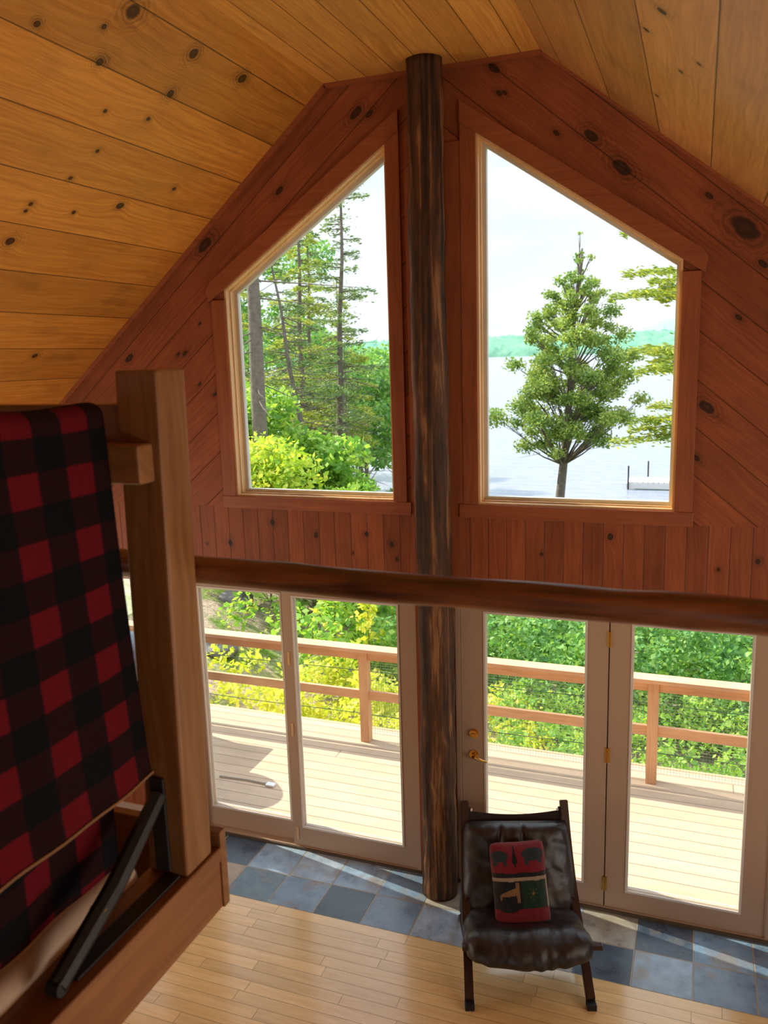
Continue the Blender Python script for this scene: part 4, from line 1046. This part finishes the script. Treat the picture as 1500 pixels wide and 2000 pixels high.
conifer('spruce_tree', -9.6, 18.0, 9.5, (.2, 0), 1.8, .25, 60, L_spr, 'dark spruce standing directly behind the bushy sunlit spruce', rg, dens=1.4, r0=.11, dead=20, droop=.15, size=.06)
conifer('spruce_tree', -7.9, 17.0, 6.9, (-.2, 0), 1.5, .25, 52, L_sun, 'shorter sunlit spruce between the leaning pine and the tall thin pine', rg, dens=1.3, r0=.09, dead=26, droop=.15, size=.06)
for i, (x_, y_, h_, m_) in enumerate([(-13.2, 19, 9.0, L_spr), (-16.5, 24, 10.5, L_mid), (-19.5, 27, 10.0, L_spr), (-11.6, 21.5, 6.2, L_mid), (-10.4, 24.5, 6.0, L_grn), (-14.2, 29, 7.2, L_mid), (-22, 33, 9, L_mid), (-12.6, 33.5, 6.6, L_mid), (-16.5, 38, 7.5, L_grn), (-9.2, 21.0, 5.4, L_mid)]):
    nm = ['spruce_tree', 'leafy_tree'][i not in (0, 2)]
    if i in (0, 2): conifer(nm, x_, y_, h_, (.1, 0), 2.0, .15, 60, m_, 'dark background spruce in the woods beyond the thick bare trunk', rg, dens=1.40, r0=.12, droop=.2, size=.07, group='background spruces on the left shore')
    else:
        cl = [(rg.normal() * h_ * .17, rg.normal() * h_ * .17, h_ * rg.uniform(.32, 1.0), h_ * rg.uniform(.07, .14)) for _ in range(26)]
        broadleaf(nm, x_, y_, h_, cl, m_, 'leafy tree in the green woods on the left lake shore behind the pines', rg, per=420, size=.10, r0=.10, group='leafy trees on the left lake shore')
# --- tall leafy shrubs under the left window
def shrub(name, x, y, H, R, m, label, per=1300, size=.055, group=None, n=22, z=None, flat=.3):
    cl = [(R * rg.normal() * .42, R * rg.normal() * .38, H * rg.uniform(.35, .95), H * rg.uniform(.10, .2) + .05) for _ in range(n)]
    cl += [(R * .8 * math.cos(a), R * .8 * math.sin(a), H * rg.uniform(.15, .55), .18 + .1 * rg.random()) for a in np.linspace(0, 2 * PI, 9)]
    return broadleaf(name, x, y, H * .8, cl, m, label, rg, per=per, size=size, r0=.02, cat_='shrub', group=group, z=z, flat=flat)
shrub('maple_shrub', -4.35, 7.0, 2.25, .7, L_grn, 'bright green maple shrub at the left upper window sill, nearest the log post', n=20, size=.05, per=1500)
shrub('maple_shrub', -5.15, 7.0, 2.75, .62, L_yg, 'yellow green maple shrub, highest in the middle of the left upper window sill', n=24, size=.05, per=1700)
shrub('maple_shrub', -6.0, 7.1, 2.40, .7, L_yel, 'yellow leaved maple shrub at the foot of the thick bare spruce trunk', n=16, size=.055, per=1200)
shrub('tall_shrub', -7.0, 9.4, 3.3, 1.0, L_grn, 'tall bright green shrub behind the thick bare spruce trunk', n=30, size=.07)
shrub('tall_shrub', -5.7, 10.0, 2.9, .9, L_grn, 'green shrub behind the yellow maple shrubs', n=26, size=.07)
shrub('tall_shrub', -4.2, 9.0, 2.3, .8, L_grn, 'green shrub low in the left upper window beside the log post', n=26, size=.06)
# --- thickets below the deck (continuous undergrowth)
def thicket(name, x0, x1, y0, y1, step, hmin, hmax, m, per, size, top=None, zcap=None, seed=1, rgap=0.0, rs=.24):
    g = np.random.default_rng(seed); C_, R_ = [], []
    for x_ in np.arange(x0, x1, step):
        for y_ in np.arange(y0, y1, step):
            if g.random() < rgap: continue
            X = x_ + g.normal() * step * .4; Y = y_ + g.normal() * step * .4; h = g.uniform(hmin, hmax); zb = float(gh(X, Y))
            zt = zb + h
            if zcap is not None: zt = min(zt, zcap(X, Y))
            k = max(1, int((zt - zb) / .38))
            for i in range(k): C_.append((X + g.normal() * .1, Y + g.normal() * .1, zb + (zt - zb) * (i + .7) / k)); R_.append(rs * g.uniform(.7, 1.35))
    pts = clumps(np.array(C_), np.array(R_), per, g, .8, .35)
    o = leaves_obj(name, pts, size, m, None, g, flat=.35, asp=.62)
    return tag(o, kind='stuff')
o = thicket('undergrowth', -.2, 3.4, 2.75, 5.4, .42, .5, .95, L_grn, 1900, .036, seed=1); tag(o, 'bright green bushes growing just beyond the deck railing on the right', 'undergrowth', kind='stuff')
o = thicket('undergrowth', -2.9, -.2, 2.75, 5.2, .42, .45, .95, L_yel, 1700, .040, seed=2); tag(o, 'yellow green bushes beyond the deck railing behind the sliding door', 'undergrowth', kind='stuff')
o = thicket('undergrowth', -1.8, 5.0, 5.4, 10.5, .55, .9, 1.8, L_mid, 1500, .045, seed=3, rs=.32); tag(o, 'deeper green thicket filling the slope between the deck and the lake', 'undergrowth', kind='stuff')
o = thicket('undergrowth', -4.6, -1.8, 5.0, 9.0, .6, .6, 1.5, L_grn, 900, .055, seed=4, rgap=.25, rs=.3); tag(o, 'green bushes on the slope seen above the railing through the sliding door', 'undergrowth', kind='stuff')
o = thicket('undergrowth', -9.0, -3.2, 2.6, 7.5, .75, .15, .5, L_yel, 500, .04, seed=5, rgap=.45, rs=.22); tag(o, 'sparse low plants on the leaf littered bank at the far left', 'undergrowth', kind='stuff')
o = thicket('undergrowth', -16, -3, 9.5, 20, 1.0, .5, 1.3, L_grn, 380, .08, seed=6, rgap=.3, rs=.42); tag(o, 'green undergrowth below the trees on the left bank', 'undergrowth', kind='stuff')
o = thicket('undergrowth', -2.6, 5.0, 10.5, 15.5, .9, .5, 1.0, L_mid, 500, .07, seed=7, rgap=.15, rs=.4); tag(o, 'low thicket along the lake shore around the cedar', 'undergrowth', kind='stuff')
o = thicket('undergrowth', -4.4, -2.9, 2.75, 3.9, .42, .45, .85, L_yel, 1500, .040, seed=8, rgap=.22); tag(o, 'yellow green bushes at the left end of the railing below the leaf litter', 'undergrowth', kind='stuff')
# young saplings standing up behind the railing
def sapling(x, y, H, label):
    t = root('sapling', x, y, label, 'sapling'); bm = bmesh.new(); tube(bm, [(0, 0, -.1), (.02, 0, H * .5), (.0, .02, H)], [.014, .010, .004], 6, False); bm_obj('stem', bm, M_twig, t)
    C_ = []
    for k in range(16):
        a = k * 2.4; z_ = H * (.3 + .7 * k / 16); L_ = .34 * (1.15 - k / 16)
        for q in np.linspace(.3, 1, 5): C_.append((L_ * q * math.cos(a), L_ * q * math.sin(a), z_ + .05 * q))
    leaves_obj('foliage', np.repeat(np.array(C_), 3, 0) + rg.normal(size=(len(C_) * 3, 3)) * .03, .055, L_yel, t, rg, flat=.6)
sapling(-3.35, 5.6, 1.9, 'slim yellow leaved sapling standing above the railing behind the sliding door')
sapling(-2.65, 5.2, 1.55, 'shorter golden sapling right of the slim sapling behind the sliding door')
# rocks on the bank
M_rock = plain('grey granite', (0.17, 0.15, 0.15), .9, var=.3, scale=8, bump=.5)
for i, (x_, y_, s_, lb) in enumerate([(-4.7, 4.6, .30, 'grey boulder on the leaf littered bank just above the railing'), (-5.6, 6.6, .30, 'mossy grey boulder higher up the bank'), (-4.9, 3.6, .18, 'small grey rock low on the bank behind the railing')]):
    bm = bmesh.new(); bmesh.ops.create_icosphere(bm, subdivisions=4, radius=1.0)
    for v in bm.verts:
        n_ = mnoise.noise(v.co * 1.2 + Vector((i * 7, 0, 0))); v.co *= s_ * (1 + .35 * n_ + .1 * mnoise.noise(v.co * 5)); v.co.z *= .6
    o = bm_obj('boulder', bm, M_rock, smooth=True); o.location = (x_, y_, float(gh(x_, y_)) + .08); tag(o, lb, 'rock')
